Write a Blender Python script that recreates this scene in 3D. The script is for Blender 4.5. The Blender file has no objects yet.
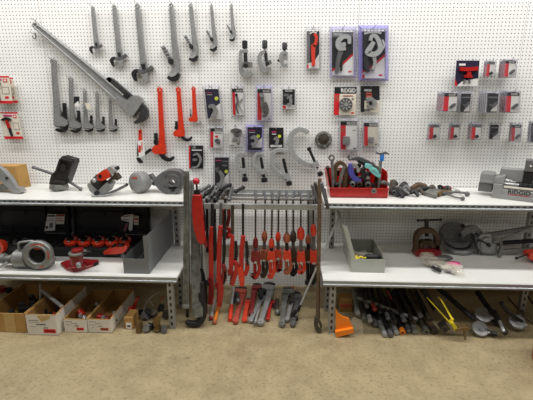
import bpy, bmesh, math, random
from mathutils import Vector, Matrix
random.seed(7)
SC = bpy.context.scene
COL = SC.collection
R = math.radians

# ---------------------------------------------------------------- camera
CAM = Vector((0.0, -3.2, 1.6))
PITCH, YAW, FPX = R(14.5), R(2.6), 400.0
cd = bpy.data.cameras.new('camera')
cd.sensor_width = 36.0
cd.lens = 36.0 * FPX / 533.0
cd.clip_start = 0.05
cam = bpy.data.objects.new('camera', cd)
COL.objects.link(cam)
cam.location = CAM
cam.rotation_euler = (math.pi / 2 - PITCH, 0, YAW)
SC.camera = cam
CR = cam.rotation_euler.to_matrix()

def ray(px, py):
    return CR @ Vector(((px - 266.5) / FPX, (200 - py) / FPX, -1.0))
def W(px, py, Y):                      # the point of the upright plane y = Y seen at a photo position
    r = ray(px, py)
    return CAM + r * ((Y - CAM.y) / r.y)
def G(px, py, Z):                      # the point of the level plane z = Z seen at a photo position
    r = ray(px, py)
    return CAM + r * ((Z - CAM.z) / r.z)

# ---------------------------------------------------------------- materials
def lin(c):
    return tuple(((v / 255) / 12.92 if v / 255 <= .04045 else ((v / 255 + .055) / 1.055) ** 2.4) for v in c) + (1.0,)
MATS = {}
def mat(name, rgb, rough=.5, metal=0., var=.12, scale=25., bump=0., coat=0.):
    m = bpy.data.materials.new(name); m.use_nodes = True
    nt = m.node_tree; b = nt.nodes['Principled BSDF']
    c = lin(rgb)
    b.inputs['Roughness'].default_value = rough
    b.inputs['Metallic'].default_value = metal
    b.inputs['Coat Weight'].default_value = coat
    if var or bump:
        tc = nt.nodes.new('ShaderNodeTexCoord')
        n = nt.nodes.new('ShaderNodeTexNoise'); n.inputs['Scale'].default_value = scale; n.inputs['Detail'].default_value = 5
        nt.links.new(tc.outputs['Object'], n.inputs['Vector'])
        mx = nt.nodes.new('ShaderNodeMix'); mx.data_type = 'RGBA'
        mx.inputs[6].default_value = tuple(v * (1 - var) for v in c[:3]) + (1,)
        mx.inputs[7].default_value = tuple(min(1, v * (1 + var)) for v in c[:3]) + (1,)
        rp = nt.nodes.new('ShaderNodeMapRange'); rp.inputs[1].default_value = .3; rp.inputs[2].default_value = .7
        nt.links.new(n.outputs['Fac'], rp.inputs[0]); nt.links.new(rp.outputs[0], mx.inputs[0])
        nt.links.new(mx.outputs[2], b.inputs['Base Color'])
        if bump:
            bp = nt.nodes.new('ShaderNodeBump'); bp.inputs['Strength'].default_value = bump; bp.inputs['Distance'].default_value = .004
            nt.links.new(n.outputs['Fac'], bp.inputs['Height']); nt.links.new(bp.outputs[0], b.inputs['Normal'])
    else:
        b.inputs['Base Color'].default_value = c
    MATS[name] = m
    return m

def clear(name, rgb, opacity, rough=.12):
    m = bpy.data.materials.new(name); m.use_nodes = True
    nt = m.node_tree; nt.nodes.clear()
    out = nt.nodes.new('ShaderNodeOutputMaterial')
    tr = nt.nodes.new('ShaderNodeBsdfTransparent'); tr.inputs[0].default_value = (1, 1, 1, 1)
    pb = nt.nodes.new('ShaderNodeBsdfPrincipled'); pb.inputs['Base Color'].default_value = lin(rgb); pb.inputs['Roughness'].default_value = rough
    fr = nt.nodes.new('ShaderNodeLayerWeight'); fr.inputs['Blend'].default_value = .25
    mr = nt.nodes.new('ShaderNodeMapRange'); mr.inputs[3].default_value = opacity; mr.inputs[4].default_value = min(1, opacity + .3)
    mx = nt.nodes.new('ShaderNodeMixShader')
    nt.links.new(fr.outputs['Facing'], mr.inputs[0]); nt.links.new(mr.outputs[0], mx.inputs[0])
    nt.links.new(tr.outputs[0], mx.inputs[1]); nt.links.new(pb.outputs[0], mx.inputs[2]); nt.links.new(mx.outputs[0], out.inputs[0])
    MATS[name] = m
    return m

ALU = mat('cast_aluminium', (146, 146, 144), .38, .3, .14, 40)
ALUB = mat('dull_aluminium', (112, 112, 106), .42, .3, .4, 22)
SILV = mat('bright_steel', (190, 190, 188), .28, .5, .1, 30)
LCAST = mat('light_cast_metal', (170, 172, 170), .36, .25, .12, 40)
STEEL = mat('grey_steel', (100, 100, 100), .4, .4, .25, 35)
DARK = mat('dark_steel', (40, 39, 40), .45, .4, .3, 35)
BLK = mat('black_plastic', (20, 20, 22), .5, 0, .15, 30)
CASE = mat('black_case_plastic', (26, 26, 28), .55, 0, .15, 20)
RUST = mat('rusty_steel', (92, 72, 52), .65, .3, .4, 30, .3)
OILY = mat('oily_brown_iron', (74, 66, 56), .5, .4, .4, 40, .2)
RED = mat('red_enamel', (172, 22, 16), .35, 0, .12, 25, 0, .3)
ORED = mat('orange_red_enamel', (208, 54, 26), .38, 0, .12, 25, 0, .2)
BRWN = mat('worn_orange_enamel', (160, 84, 54), .55, 0, .3, 40)
DRED = mat('dark_red_enamel', (128, 20, 24), .35, .1, .2, 30, 0, .3)
SALM = mat('faded_red_enamel', (172, 72, 56), .55, 0, .2, 40)
ORNG = mat('orange_plastic', (236, 128, 26), .45, 0, .08, 20)
YELL = mat('yellow_plastic', (222, 200, 30), .45, 0, .08, 20)
WHT = mat('white_print', (226, 224, 220), .5, 0, .04, 30)
CREAM = mat('cream_print', (214, 206, 190), .5, 0, .05, 30)
BLKP = mat('black_print', (30, 29, 33), .4, 0, .1, 30)
NAVY = mat('navy_print', (36, 32, 58), .4, 0, .12, 30)
REDP = mat('red_print', (206, 34, 44), .4, 0, .06, 30)
GRYP = mat('grey_print', (110, 110, 112), .45, 0, .1, 30)
PINK = mat('pink_print', (196, 60, 120), .45, 0, .1, 30)
LIME = mat('lime_sticker', (214, 222, 70), .5, 0, .05, 30)
KNOB = mat('red_ball_plastic', (176, 16, 44), .25, 0, .05, 20, 0, .5)
PURP = mat('purple_enamel', (74, 72, 150), .4, 0, .12, 30)
TEAL = mat('teal_enamel', (120, 190, 186), .45, 0, .12, 30)
BLUE = mat('blue_plastic', (38, 110, 184), .35, 0, .08, 30)
BRASS = mat('brass', (120, 98, 60), .4, .6, .2, 30)
GBOX = mat('grey_box_enamel', (112, 114, 114), .42, .1, .05, 10)
LBOX = mat('light_grey_box_enamel', (168, 170, 160), .42, .05, .05, 10)
MACH = mat('grey_machine_enamel', (138, 138, 136), .42, .1, .08, 12)
MACD = mat('dark_machine_enamel', (98, 98, 97), .45, .15, .15, 20)
KRAFT = mat('kraft_cardboard', (172, 132, 72), .8, 0, .1, 12, .08)
KRIN = mat('dark_kraft_cardboard', (150, 112, 58), .85, 0, .12, 12, .08)
TAPE = mat('paper_tape', (186, 154, 98), .5, 0, .05, 12)
BOXW = mat('white_cardboard', (214, 208, 194), .7, 0, .06, 10, .05)
INK = mat('faded_ink', (120, 116, 110), .7, 0, .1, 30)
SHW = mat('white_shelf_enamel', (220, 219, 213), .35, 0, .03, 6)
SHL = mat('galvanised_lip', (158, 162, 163), .3, .5, .1, 12)
SHD = mat('dark_slot', (42, 42, 42), .8, 0, 0)
UPR = mat('grey_upright_enamel', (150, 150, 146), .4, .3, .08, 15)
RAIL = mat('grey_rail_enamel', (168, 169, 166), .4, .35, .1, 15)
CLR = clear('clear_plastic', (225, 225, 235), .006)
CLRG = clear('grey_clear_plastic', (170, 170, 180), .2)
LAV = clear('lavender_clear_plastic', (146, 138, 208), .42)
LAVC = clear('pale_lavender_plastic', (165, 160, 205), .3)
BAG = clear('clear_bag_plastic', (236, 228, 212), .13, .06)

def pegboard():
    m = bpy.data.materials.new('white_pegboard'); m.use_nodes = True
    nt = m.node_tree; b = nt.nodes['Principled BSDF']; N = nt.nodes.new; L = nt.links.new
    g = N('ShaderNodeTexCoord')
    sc = N('ShaderNodeVectorMath'); sc.operation = 'SCALE'; sc.inputs['Scale'].default_value = 1 / .0254
    L(g.outputs['Object'], sc.inputs[0])
    fr = N('ShaderNodeVectorMath'); fr.operation = 'FRACTION'; L(sc.outputs[0], fr.inputs[0])
    mu = N('ShaderNodeVectorMath'); mu.operation = 'MULTIPLY'; mu.inputs[1].default_value = (1, 0, 1); L(fr.outputs[0], mu.inputs[0])
    ds = N('ShaderNodeVectorMath'); ds.operation = 'DISTANCE'; ds.inputs[1].default_value = (.5, 0, .5); L(mu.outputs[0], ds.inputs[0])
    st = N('ShaderNodeMapRange'); st.inputs[1].default_value = .12; st.inputs[2].default_value = .185; L(ds.outputs['Value'], st.inputs[0])
    n = N('ShaderNodeTexNoise'); n.inputs['Scale'].default_value = 1.5; L(g.outputs['Object'], n.inputs['Vector'])
    mx0 = N('ShaderNodeMix'); mx0.data_type = 'RGBA'; L(n.outputs['Fac'], mx0.inputs[0])
    mx0.inputs[6].default_value = lin((232, 231, 227)); mx0.inputs[7].default_value = lin((239, 238, 235))
    mx = N('ShaderNodeMix'); mx.data_type = 'RGBA'; L(st.outputs[0], mx.inputs[0])
    mx.inputs[6].default_value = lin((58, 57, 55)); L(mx0.outputs[2], mx.inputs[7])
    L(mx.outputs[2], b.inputs['Base Color']); b.inputs['Roughness'].default_value = .45
    return m
PEG = pegboard()

def concrete():
    m = bpy.data.materials.new('concrete_floor'); m.use_nodes = True
    nt = m.node_tree; b = nt.nodes['Principled BSDF']; N = nt.nodes.new; L = nt.links.new
    g = N('ShaderNodeTexCoord')
    def noise(s, d, r=.6):
        n = N('ShaderNodeTexNoise'); n.inputs['Scale'].default_value = s; n.inputs['Detail'].default_value = d; n.inputs['Roughness'].default_value = r
        L(g.outputs['Object'], n.inputs['Vector']); return n
    def mix(fac, a, bb):
        x = N('ShaderNodeMix'); x.data_type = 'RGBA'; L(fac, x.inputs[0])
        for i, v in ((6, a), (7, bb)):
            if isinstance(v, tuple): x.inputs[i].default_value = v
            else: L(v, x.inputs[i])
        return x.outputs[2]
    def ramp(s, a, bb):
        r = N('ShaderNodeMapRange'); r.inputs[1].default_value = a; r.inputs[2].default_value = bb; L(s, r.inputs[0]); return r.outputs[0]
    n1 = noise(2.2, 6); n2 = noise(45, 4, .7); n3 = noise(9, 5, .65); n4 = noise(5.5, 3); n5 = noise(120, 2)
    c = mix(ramp(n1.outputs[0], .35, .65), lin((143, 127, 94)), lin((160, 144, 108)))
    c = mix(ramp(n3.outputs[0], .4, .7), c, lin((168, 152, 116)))
    c = mix(ramp(n2.outputs[0], .52, .75), c, lin((106, 92, 68)))
    c = mix(ramp(n5.outputs[0], .66, .76), c, lin((178, 166, 138)))
    c = mix(ramp(n4.outputs[0], .70, .78), c, lin((92, 78, 56)))
    L(c, b.inputs['Base Color'])
    b.inputs['Roughness'].default_value = .6
    bp = N('ShaderNodeBump'); bp.inputs['Strength'].default_value = .25; bp.inputs['Distance'].default_value = .004
    L(n2.outputs[0], bp.inputs['Height']); L(bp.outputs[0], b.inputs['Normal'])
    return m
CONC = concrete()

# ---------------------------------------------------------------- frames: where a shape stands
class F:                                # an upright plane through an anchor point; x, y in photo units, d metres towards the viewer
    def __init__(s, ax, ay, Y=None, z=None):
        s.o = G(ax, ay, z) if z is not None else W(ax, ay, Y)
        s.Y = s.o.y
        s.k = (W(ax + 1, ay, s.Y) - s.o).x
    def p(s, x, y, d=0.):
        v = W(x, y, s.Y) - s.o
        return Vector((v.x, -d, v.z))
class Ax:                               # a line in space; v runs along it 0..1, u across, d off its face, all times the length
    def __init__(s, P0, P1, N):
        s.o = Vector(P0); s.A = Vector(P1) - s.o; s.L = s.A.length
        n = Vector(N); a = s.A.normalized(); s.N = (n - a * n.dot(a)).normalized(); s.U = s.N.cross(a) * -1
        s.k = s.L; s.U = a.cross(s.N) * -1
        if s.U.x < 0 and abs(s.U.x) > .2: s.U = -s.U
    def p(s, u, v, d=0.):
        return s.A * v + s.U * (u * s.L) + s.N * (d * s.L)
class Raw:                              # plain metres about a point
    def __init__(s, o=(0, 0, 0), rz=0.):
        s.o = Vector(o); s.k = 1.; s.r = Matrix.Rotation(rz, 3, 'Z')
    def p(s, x, y, z=0.):
        return s.r @ Vector((x, y, z))

def smooth_path(pts, n=4):
    P = [Vector(tuple(p) + (0,) * (3 - len(p))) for p in pts]
    if len(P) < 3: return P
    out = []
    for i in range(len(P) - 1):
        a, b, c, d = P[max(i - 1, 0)], P[i], P[i + 1], P[min(i + 2, len(P) - 1)]
        for j in range(n):
            t = j / n
            out.append(.5 * ((2 * b) + (c - a) * t + (2 * a - 5 * b + 4 * c - d) * t * t + (3 * b - a - 3 * c + d) * t ** 3))
    out.append(P[-1])
    return out
def lerp_list(ws, n):
    if not isinstance(ws, (list, tuple)): return [ws] * n
    out = []
    for i in range(n):
        t = i / (n - 1) * (len(ws) - 1); k = min(int(t), len(ws) - 2); out.append(ws[k] + (ws[k + 1] - ws[k]) * (t - k))
    return out

class MB:
    def __init__(s, f=None):
        s.f = f or Raw(); s.v = []; s.q = []; s.mi = []
    def add(s, vs, fs, m=0):
        b = len(s.v); s.v += [Vector(v) for v in vs]
        for q in fs: s.q.append([b + i for i in q]); s.mi.append(m)
    def prism(s, pts, d0, d1, m=0, side=None):
        n = len(pts); p = s.f.p
        vs = [p(x, y, d1) for x, y in pts] + [p(x, y, d0) for x, y in pts]
        s.add(vs, [list(range(n)), list(range(2 * n - 1, n - 1, -1))], m)
        s.add(vs, [[i, n + i, n + (i + 1) % n, (i + 1) % n] for i in range(n)], m if side is None else side)
        return s
    def rect(s, x0, y0, x1, y1, d0, d1, m=0, side=None):
        return s.prism([(x0, y0), (x1, y0), (x1, y1), (x0, y1)], d0, d1, m, side)
    def rrect(s, x0, y0, x1, y1, d0, d1, r, m=0):
        pts = []
        for cx, cy, a0 in ((x1 - r, y1 - r, 0), (x0 + r, y1 - r, 90), (x0 + r, y0 + r, 180), (x1 - r, y0 + r, 270)):
            for k in range(4):
                a = R(a0 + 30 * k); pts.append((cx + r * math.cos(a), cy + r * math.sin(a)))
        return s.prism(pts, d0, d1, m)
    def disc(s, cx, cy, r, d0, d1, m=0, n=20, ry=None):
        ry = ry or r
        return s.prism([(cx + r * math.cos(2 * math.pi * i / n), cy + ry * math.sin(2 * math.pi * i / n)) for i in range(n)], d0, d1, m)
    def ring(s, cx, cy, r0, r1, d0, d1, m=0, n=28, a0=0., a1=360.):
        pts = [(cx + (r0 + r1) / 2 * math.cos(R(a0 + (a1 - a0) * i / n)), cy + (r0 + r1) / 2 * math.sin(R(a0 + (a1 - a0) * i / n))) for i in range(n + 1)]
        return s.ribbon(pts, abs(r1 - r0), d0, d1, m, sm=0)
    def ribbon(s, pts, w, d0, d1, m=0, sm=4):      # a flat bar of varying width following a path in its plane
        P = smooth_path(pts, sm) if sm else [Vector((x, y, 0)) for x, y in pts]
        n = len(P); ws = lerp_list(w, n); p = s.f.p; vs = []
        for i in range(n):
            t = (P[min(i + 1, n - 1)] - P[max(i - 1, 0)]); t.normalize()
            h = ws[i] / 2; nx, ny = -t.y * h, t.x * h
            for sg, d in ((1, d1), (-1, d1), (-1, d0), (1, d0)):
                vs.append(p(P[i].x + sg * nx, P[i].y + sg * ny, d))
        fs = [[0, 1, 2, 3], [4 * n - 1, 4 * n - 2, 4 * n - 3, 4 * n - 4]]
        for i in range(n - 1):
            for k in range(4):
                a, b = 4 * i + k, 4 * i + (k + 1) % 4
                fs.append([a, a + 4, b + 4, b])
        s.add(vs, fs, m); return s
    def tube(s, pts, r, m=0, n=10, sm=4):          # a round bar along a path, radius in the frame's x units
        P = [s.f.p(*q) for q in (smooth_path(pts, sm) if sm else [tuple(q) + (0,) * (3 - len(q)) for q in pts])]
        rs = [v * s.f.k for v in lerp_list(r, len(P))]
        up = None; vs = []; L = len(P)
        for i in range(L):
            t = P[min(i + 1, L - 1)] - P[max(i - 1, 0)]
            if t.length < 1e-9: t = Vector((0, 0, 1))
            t.normalize()
            if up is None: up = t.orthogonal().normalized()
            else: up = (up - t * up.dot(t)); up = up.normalized() if up.length > 1e-6 else t.orthogonal().normalized()
            w = t.cross(up)
            for k in range(n):
                a = 2 * math.pi * k / n; vs.append(P[i] + (up * math.cos(a) + w * math.sin(a)) * rs[i])
        fs = [list(range(n))[::-1], list(range((L - 1) * n, L * n))]
        for i in range(L - 1):
            for k in range(n):
                a, b = i * n + k, i * n + (k + 1) % n; fs.append([a, b, b + n, a + n])
        s.add(vs, fs, m); return s
    def cyl(s, p0, p1, r, m=0, n=14):
        return s.tube([p0, p1], r, m, n, 0)
    def ball(s, c, r, m=0, sc=(1, 1, 1), n=12):
        C = s.f.p(*c); r *= s.f.k; vs = []; h = n // 2
        for i in range(1, h):
            for k in range(n):
                a, b = math.pi * i / h, 2 * math.pi * k / n
                vs.append(C + Vector((r * sc[0] * math.sin(a) * math.cos(b), r * sc[1] * math.sin(a) * math.sin(b), r * sc[2] * math.cos(a))))
        vs += [C + Vector((0, 0, r * sc[2])), C - Vector((0, 0, r * sc[2]))]
        fs = []
        for i in range(h - 2):
            for k in range(n):
                a, b = i * n + k, i * n + (k + 1) % n; fs.append([a, a + n, b + n, b])
        T = len(vs) - 2
        for k in range(n):
            fs.append([T, k, (k + 1) % n]); fs.append([T + 1, (h - 2) * n + (k + 1) % n, (h - 2) * n + k])
        s.add(vs, fs, m); return s
    def lathe(s, prof, c, axis, m=0, n=20):         # profile of (radius, height) in x units about an axis given in metres space
        C = s.f.p(*c); A = Vector(axis).normalized(); u = A.orthogonal().normalized(); w = A.cross(u); k_ = s.f.k; vs = []
        for r, h in prof:
            for k in range(n):
                a = 2 * math.pi * k / n; vs.append(C + A * (h * k_) + (u * math.cos(a) + w * math.sin(a)) * (max(r, 1e-4) * k_))
        fs = [list(range(n))[::-1], list(range((len(prof) - 1) * n, len(prof) * n))]
        for i in range(len(prof) - 1):
            for k in range(n):
                a, b = i * n + k, i * n + (k + 1) % n; fs.append([a, b, b + n, a + n])
        s.add(vs, fs, m); return s
    def hexa(s, c8, m=0):                           # eight corners: four below, four above, in the frame
        vs = [s.f.p(*c) for c in c8]
        s.add(vs, [[3, 2, 1, 0], [4, 5, 6, 7], [0, 1, 5, 4], [1, 2, 6, 5], [2, 3, 7, 6], [3, 0, 4, 7]], m); return s
    def box(s, x0, x1, y0, y1, z0, z1, m=0):
        return s.hexa([(x0, y0, z0), (x1, y0, z0), (x1, y1, z0), (x0, y1, z0), (x0, y0, z1), (x1, y0, z1), (x1, y1, z1), (x0, y1, z1)], m)
    def text(s, word, x0, x1, yb, d, m=0, asp=None):   # lettering between x0 and x1 standing on the line yb
        cu = bpy.data.curves.new('lettering', 'FONT'); cu.body = word; cu.offset = .022
        o = bpy.data.objects.new('lettering', cu); COL.objects.link(o)
        me = bpy.data.meshes.new_from_object(o.evaluated_get(bpy.context.evaluated_depsgraph_get()))
        xs = [v.co.x for v in me.vertices]; w = max(xs) - min(xs); mn = min(xs)
        kx = (x1 - x0) / w; ky = kx if asp is None else kx * asp
        s.add([s.f.p(x0 + (v.co.x - mn) * kx, yb - v.co.y * ky, d) for v in me.vertices], [list(p.vertices) for p in me.polygons], m)
        bpy.data.objects.remove(o); bpy.data.curves.remove(cu); bpy.data.meshes.remove(me); return s
    def obj(s, name, mats, parent=None, bevel=0., loc=None):
        me = bpy.data.meshes.new(name)
        me.from_pydata([tuple(v) for v in s.v], [], s.q)
        for m in (mats if isinstance(mats, (list, tuple)) else [mats]): me.materials.append(m)
        for pl, i in zip(me.polygons, s.mi): pl.material_index = i; pl.use_smooth = True
        bm = bmesh.new(); bm.from_mesh(me)
        if not getattr(s, 'nofix', False): bmesh.ops.recalc_face_normals(bm, faces=bm.faces)
        bm.to_mesh(me); bm.free()
        me.set_sharp_from_angle(angle=R(38))
        o = bpy.data.objects.new(name, me); COL.objects.link(o)
        if bevel:
            bv = o.modifiers.new('bevel', 'BEVEL'); bv.width = bevel; bv.segments = 2; bv.limit_method = 'ANGLE'; bv.angle_limit = R(50)
        if parent is not None: o.parent = parent
        else: o.location = s.f.o
        return o

LABELS = {}
def tag(o, label, cat, group=None, kind=None):
    if label:
        assert 4 <= len(label.split()) <= 16, label
        if label in LABELS and not group: print('DUPLICATE LABEL', label)
        LABELS[label] = o; o['label'] = label
    if cat: o['category'] = cat
    if group: o['group'] = group
    if kind: o['kind'] = kind
    return o
def thing(name, label, cat, f, group=None):
    o = bpy.data.objects.new(name, None); COL.objects.link(o); o.location = f.o; o.empty_display_size = .05
    return tag(o, label, cat, group)
def copy_thing(src, off, label):                    # a copy of a thing and of each of its parts
    c = src.copy(); COL.objects.link(c); c.location = src.location + Vector(off); c['label'] = label; LABELS[label] = c
    for ch in [o for o in list(SC.objects) if o.parent == src]:
        k = ch.copy(); COL.objects.link(k); k.parent = c
        for g in [o for o in list(SC.objects) if o.parent == ch]:
            h = g.copy(); COL.objects.link(h); h.parent = k
    return c
def struct(name, mb, mats, bevel=0.):
    o = mb.obj(name, mats, None, bevel); o['kind'] = 'structure'; return o
# ---------------------------------------------------------------- the setting
HT, HM = .893, .405                     # heights of the two shelf tops
YT = (G(330, 203, HT).y + G(60, 200.4, HT).y) / 2          # their front edges
YM = (G(330, 281, HM).y + G(140, 276.6, HM).y) / 2
b = MB(); b.box(-3.4, 3.4, -6.5, .0, -.05, 0); struct('floor', b, CONC)
SEAM1, SEAM2 = W(197.2, 20, 0).x, W(526, 20, 0).x
PW = (SEAM2 - SEAM1) / 2
b = MB()
for i in range(-2, 4):
    x0 = SEAM1 + PW * i
    b.box(x0 + .0012, x0 + PW - .0012, 0, .006, 0, 3.2)
b.box(-3.9, 3.9, .008, .03, 0, 3.2, 1)
struct('wall_back', b, [PEG, mat('wall_gap_grey', (150, 149, 145), .7, 0, 0)])

def slot_bar(b, x0, x1, yf, yb, z0, z1, pitch=.05, w=.018, zs=None, n0=0):
    """perforated upright: a bar with a row of dark punched slots on its front face"""
    b.box(x0, x1, yf, yb, z0, z1, 0)
    xm = (x0 + x1) / 2; hw = (x1 - x0) * .17; z = z0 + .03
    while z < z1 - .02:
        b.box(xm - hw, xm + hw, yf - .0012, yf + .002, z, z + .024, 1); z += pitch

def shelf_mesh(b, x0, x1, yf, z, th=.04, slots=True):
    b.box(x0, x1, yf + .012, -.012, z - .02, z, 0)                       # tray
    b.box(x0, x1, yf, yf + .014, z - .020, z, 0)
    b.box(x0, x1, yf - .004, yf + .002, z - .021, z - .0015, 1)           # lip: slotted strip over a rolled rail
    b.tube([(x0, yf - .003, z - .03), (x1, yf - .003, z - .03)], .009, 1, 10, 0)
    b.box(x0, x1, yf - .002, yf + .03, z - .042, z - .021, 1)
    if slots:
        x = x0 + .02
        while x < x1 - .03:
            b.box(x, x + .022, yf - .0055, yf - .003, z - .0155, z - .0075, 2); x += .042

def shelving(label, xl_t, xr_t, xl_m, xr_m, ups, legs):
    t = thing('shelving_unit', label, 'shelf', Raw((0, 0, 0)), 'white steel shelving units')
    b = MB(); shelf_mesh(b, xl_t, xr_t, YT, HT); s = b.obj('shelf', [SHW, SHL, SHD], t)
    b = MB(); shelf_mesh(b, xl_m, xr_m, YM, HM, slots=False); b.obj('shelf', [SHW, SHL, SHD], t)
    for x in ups:
        b = MB(); slot_bar(b, x - .02, x + .02, -.135, -.10, HM, HT - .042); b.obj('upright', [UPR, SHD], t)
        b = MB(); b.hexa([(x - .004, -.1, HT - .16), (x + .004, -.1, HT - .16), (x + .004, -.02, HT - .16), (x - .004, -.02, HT - .16),
                          (x - .004, YT + .06, HT - .045), (x + .004, YT + .06, HT - .045), (x + .004, -.02, HT - .045), (x - .004, -.02, HT - .045)])
        b.obj('bracket', [UPR], t)
    for x, y in legs:
        b = MB(); slot_bar(b, x - .0205, x + .0205, y, y + .035, 0, HM - .044); b.obj('leg', [UPR, SHD], t)
    return t

XLt, XLm = W(184.2, 203, YT).x, W(176.8, 280, YM).x
XRt, XRm = W(324.3, 203, YT).x, W(323.3, 283, YM).x
lx1, lx2 = G(171.5, 331, 0).x, G(331.3, 334.5, 0).x
ux1, ux2 = W(178.3, 250, -.12).x, W(331, 252, -.12).x
shelving('white two-tier steel shelving unit left of the hanging red pipe cutters', -2.6, XLt, -2.6, XLm, [ux1],
         [(lx1, YM + .012), (W(180.5, 300, -.42).x, -.42)])
rt = shelving('white two-tier steel shelving unit right of the hanging red pipe cutters', XRt, 2.6, XRm, 2.6, [ux2, W(528.5, 232, -.12).x],
         [(lx2, YM + .012), (W(327.5, 300, -.42).x, -.42), (W(523.5, 305, -.42).x, -.42)])

HT += .0015; HM += .0015              # things stand just clear of the enamel

# ---------------------------------------------------------------- lights
def strip(name, x, y, z, w, h, e, col=(1, .995, .982), rx=0.):
    l = bpy.data.lights.new(name, 'AREA'); l.shape = 'RECTANGLE'; l.size = w; l.size_y = h; l.energy = e; l.color = col
    o = bpy.data.objects.new(name, l); COL.objects.link(o); o.location = (x, y, z); o.rotation_euler = (rx, 0, 0); return o
strip('ceiling_strip_light_near', 0, -2.5, 3.5, 9, .25, 106)
strip('ceiling_strip_light_over', 0, -.9, 3.5, 9, .25, 192)
strip('ceiling_strip_light_far', 0, -6.4, 3.7, 12, .4, 60, rx=R(25))
w = bpy.data.worlds.new('world'); SC.world = w; w.use_nodes = True
w.node_tree.nodes['Background'].inputs[0].default_value = (1, .99, .97, 1)
w.node_tree.nodes['Background'].inputs[1].default_value = .045
SC.view_settings.view_transform = 'Standard'; SC.view_settings.look = 'None'
SC.view_settings.exposure = -.17; SC.view_settings.gamma = 1; SC.view_settings.use_curve_mapping = False
# ---------------------------------------------------------------- pegboard hooks
def hook(x, y, label, out=.05, tip=.012):
    f = F(x, y, 0)
    b = MB(f); r = .0026 / f.k
    b.tube([(0 + x, y, -.006), (x, y, out * .5), (x, y, out * .92), (x, y - tip / f.k * .6, out), (x, y - tip / f.k, out)], r, 0, 6, 2)
    b.rect(x - .004 / f.k, y - .008 / f.k, x + .004 / f.k, y + .004 / f.k, -.001, .003)
    o = b.obj('peg_hook', [SILV]); tag(o, label, 'hook', 'wire hooks in the pegboard')
    return o

# ---------------------------------------------------------------- straight pipe wrenches
def pipe_wrench(f, label, mats, m=1, hookp=None, group=None, t=.045, wid=1., grooves=True):
    """f runs from the hanging hole (v=0) to the jaw end (v=1); m = side of the hook jaw shank"""
    body, dark, nutm = mats
    th = thing('pipe_wrench', label, 'wrench', f, group)
    b = MB(f); w = wid
    b.ring(0, .024, .012, .04 * w, -t * .45, t * .45, 0, 16)
    b.ribbon([(0, .04), (0, .3), (m * .002, .6), (m * .006, .84), (m * .008, .9)], [.058 * w, .064 * w, .074 * w, .1 * w, .105 * w], -t * .3, t * .3, 0, 2)
    for sg in (-1, 1):                          # raised rims of the I-section
        b.ribbon([(sg * (.029 * w - .006), .05), (sg * (.032 * w - .006), .3), (sg * (.037 * w - .007), .6), (sg * (.047 * w - .008) + m * .004, .8)], [.012, .013, .014, .018], -t * .5, t * .5, 0, 2)
    b.prism([(m * .03, .78), (m * .07, .785), (m * .115, .8), (m * .148, .83), (m * .15, .885), (m * .125, .915), (m * .02, .92), (-m * .05, .91), (-m * .045, .8)], -t * .62, t * .62)
    b.obj('handle', body, th, .0025)
    b = MB(f)
    hp = hookp or [(m * .115, .585), (m * .115, .8), (m * .118, .9), (m * .1, .955), (m * .04, .985), (-m * .035, .97)]
    b.ribbon(hp, [.044, .044, .048, .062, .056, .032], -t * .45, t * .45, 0, 4)
    b.obj('hook_jaw', dark, th, .0015)
    b = MB(f); b.cyl((m * .098, .715, 0), (m * .098, .775, 0), .03, 0, 12); b.obj('adjusting_nut', nutm, th)
    b = MB(f); b.prism([(-m * .045, .9), (m * .07, .905), (m * .06, .93), (-m * .04, .928)], -t * .5, t * .5); b.obj('heel_jaw', dark, th)
    return th
YW = -.03
def on_wall(x0, y0, x1, y1, Y=YW, su=1.):
    f = Ax(W(x0, y0, Y), W(x1, y1, Y), (0, -1, 0)); f.U = f.U * su; return f
GA = 'grey straight pipe wrenches on the pegboard'
A3 = (ALU, DARK, DARK)
f = F(36, 25, -.045); th = thing('pipe_wrench', 'giant grey pipe wrench hanging diagonally across the pegboard', 'wrench', f)
b = MB(f); b.ring(36, 25.4, 1, 3.2, -.014, .014, 0, 16); b.ribbon([(37, 26.4), (60, 45.6), (90, 71), (130, 106.5)], [5.6, 6.4, 8, 11], -.014, .012, 0, 2)
for s_ in (-1, 1): b.ribbon([(37 + s_ * 1.2, 26.4 - s_ * 1.5), (60 + s_ * 1.7, 45.6 - s_ * 2), (90 + s_ * 2.2, 71 - s_ * 2.6), (122 + s_ * 2.8, 99.4 - s_ * 3.4)], [1.6, 1.8, 2, 2.2], -.02, .022, 0, 2)
b.prism([(117, 96.5), (124, 99), (128.5, 99.4), (131.5, 96.6), (137.6, 95.2), (142, 97.6), (143.4, 102.4), (138.6, 110), (133, 117.4), (127, 112.6), (118, 104)], -.026, .03)
b.obj('handle', ALU, th, .004)
b = MB(f); b.ribbon([(108.6, 79.6), (112, 81.6), (131, 98)], [4.6, 6.2, 6.2], -.018, .02, 0, 3); b.disc(109.6, 80.2, 2.9, -.018, .02, 0, 14)
b.prism([(141.6, 103), (145.4, 105.6), (148.4, 110.6), (148.6, 116), (146.4, 119.8), (141.6, 122.4), (136.4, 123.8), (134.4, 122), (139.8, 117.6), (141, 112), (139.4, 107)], -.02, .022)
b.obj('hook_jaw', mat('grey_black_iron', (58, 58, 58), .45, .3, .25, 30), th, .003)
b = MB(f); b.prism([(124.4, 95.6), (127.6, 92.2), (132, 95.8), (128.8, 99.4)], -.028, .034); b.obj('adjusting_nut', BLK, th, .003)
b = MB(f); b.prism([(142.6, 104), (140.6, 102), (132, 114.6), (134.4, 117)], -.022, .024); b.obj('heel_jaw', STEEL, th, .002)
pipe_wrench(on_wall(53.3, 60, 58.6, 131.5), 'longest grey pipe wrench of the five hanging below the giant one', A3, 1, group=GA, wid=1.1)
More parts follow.
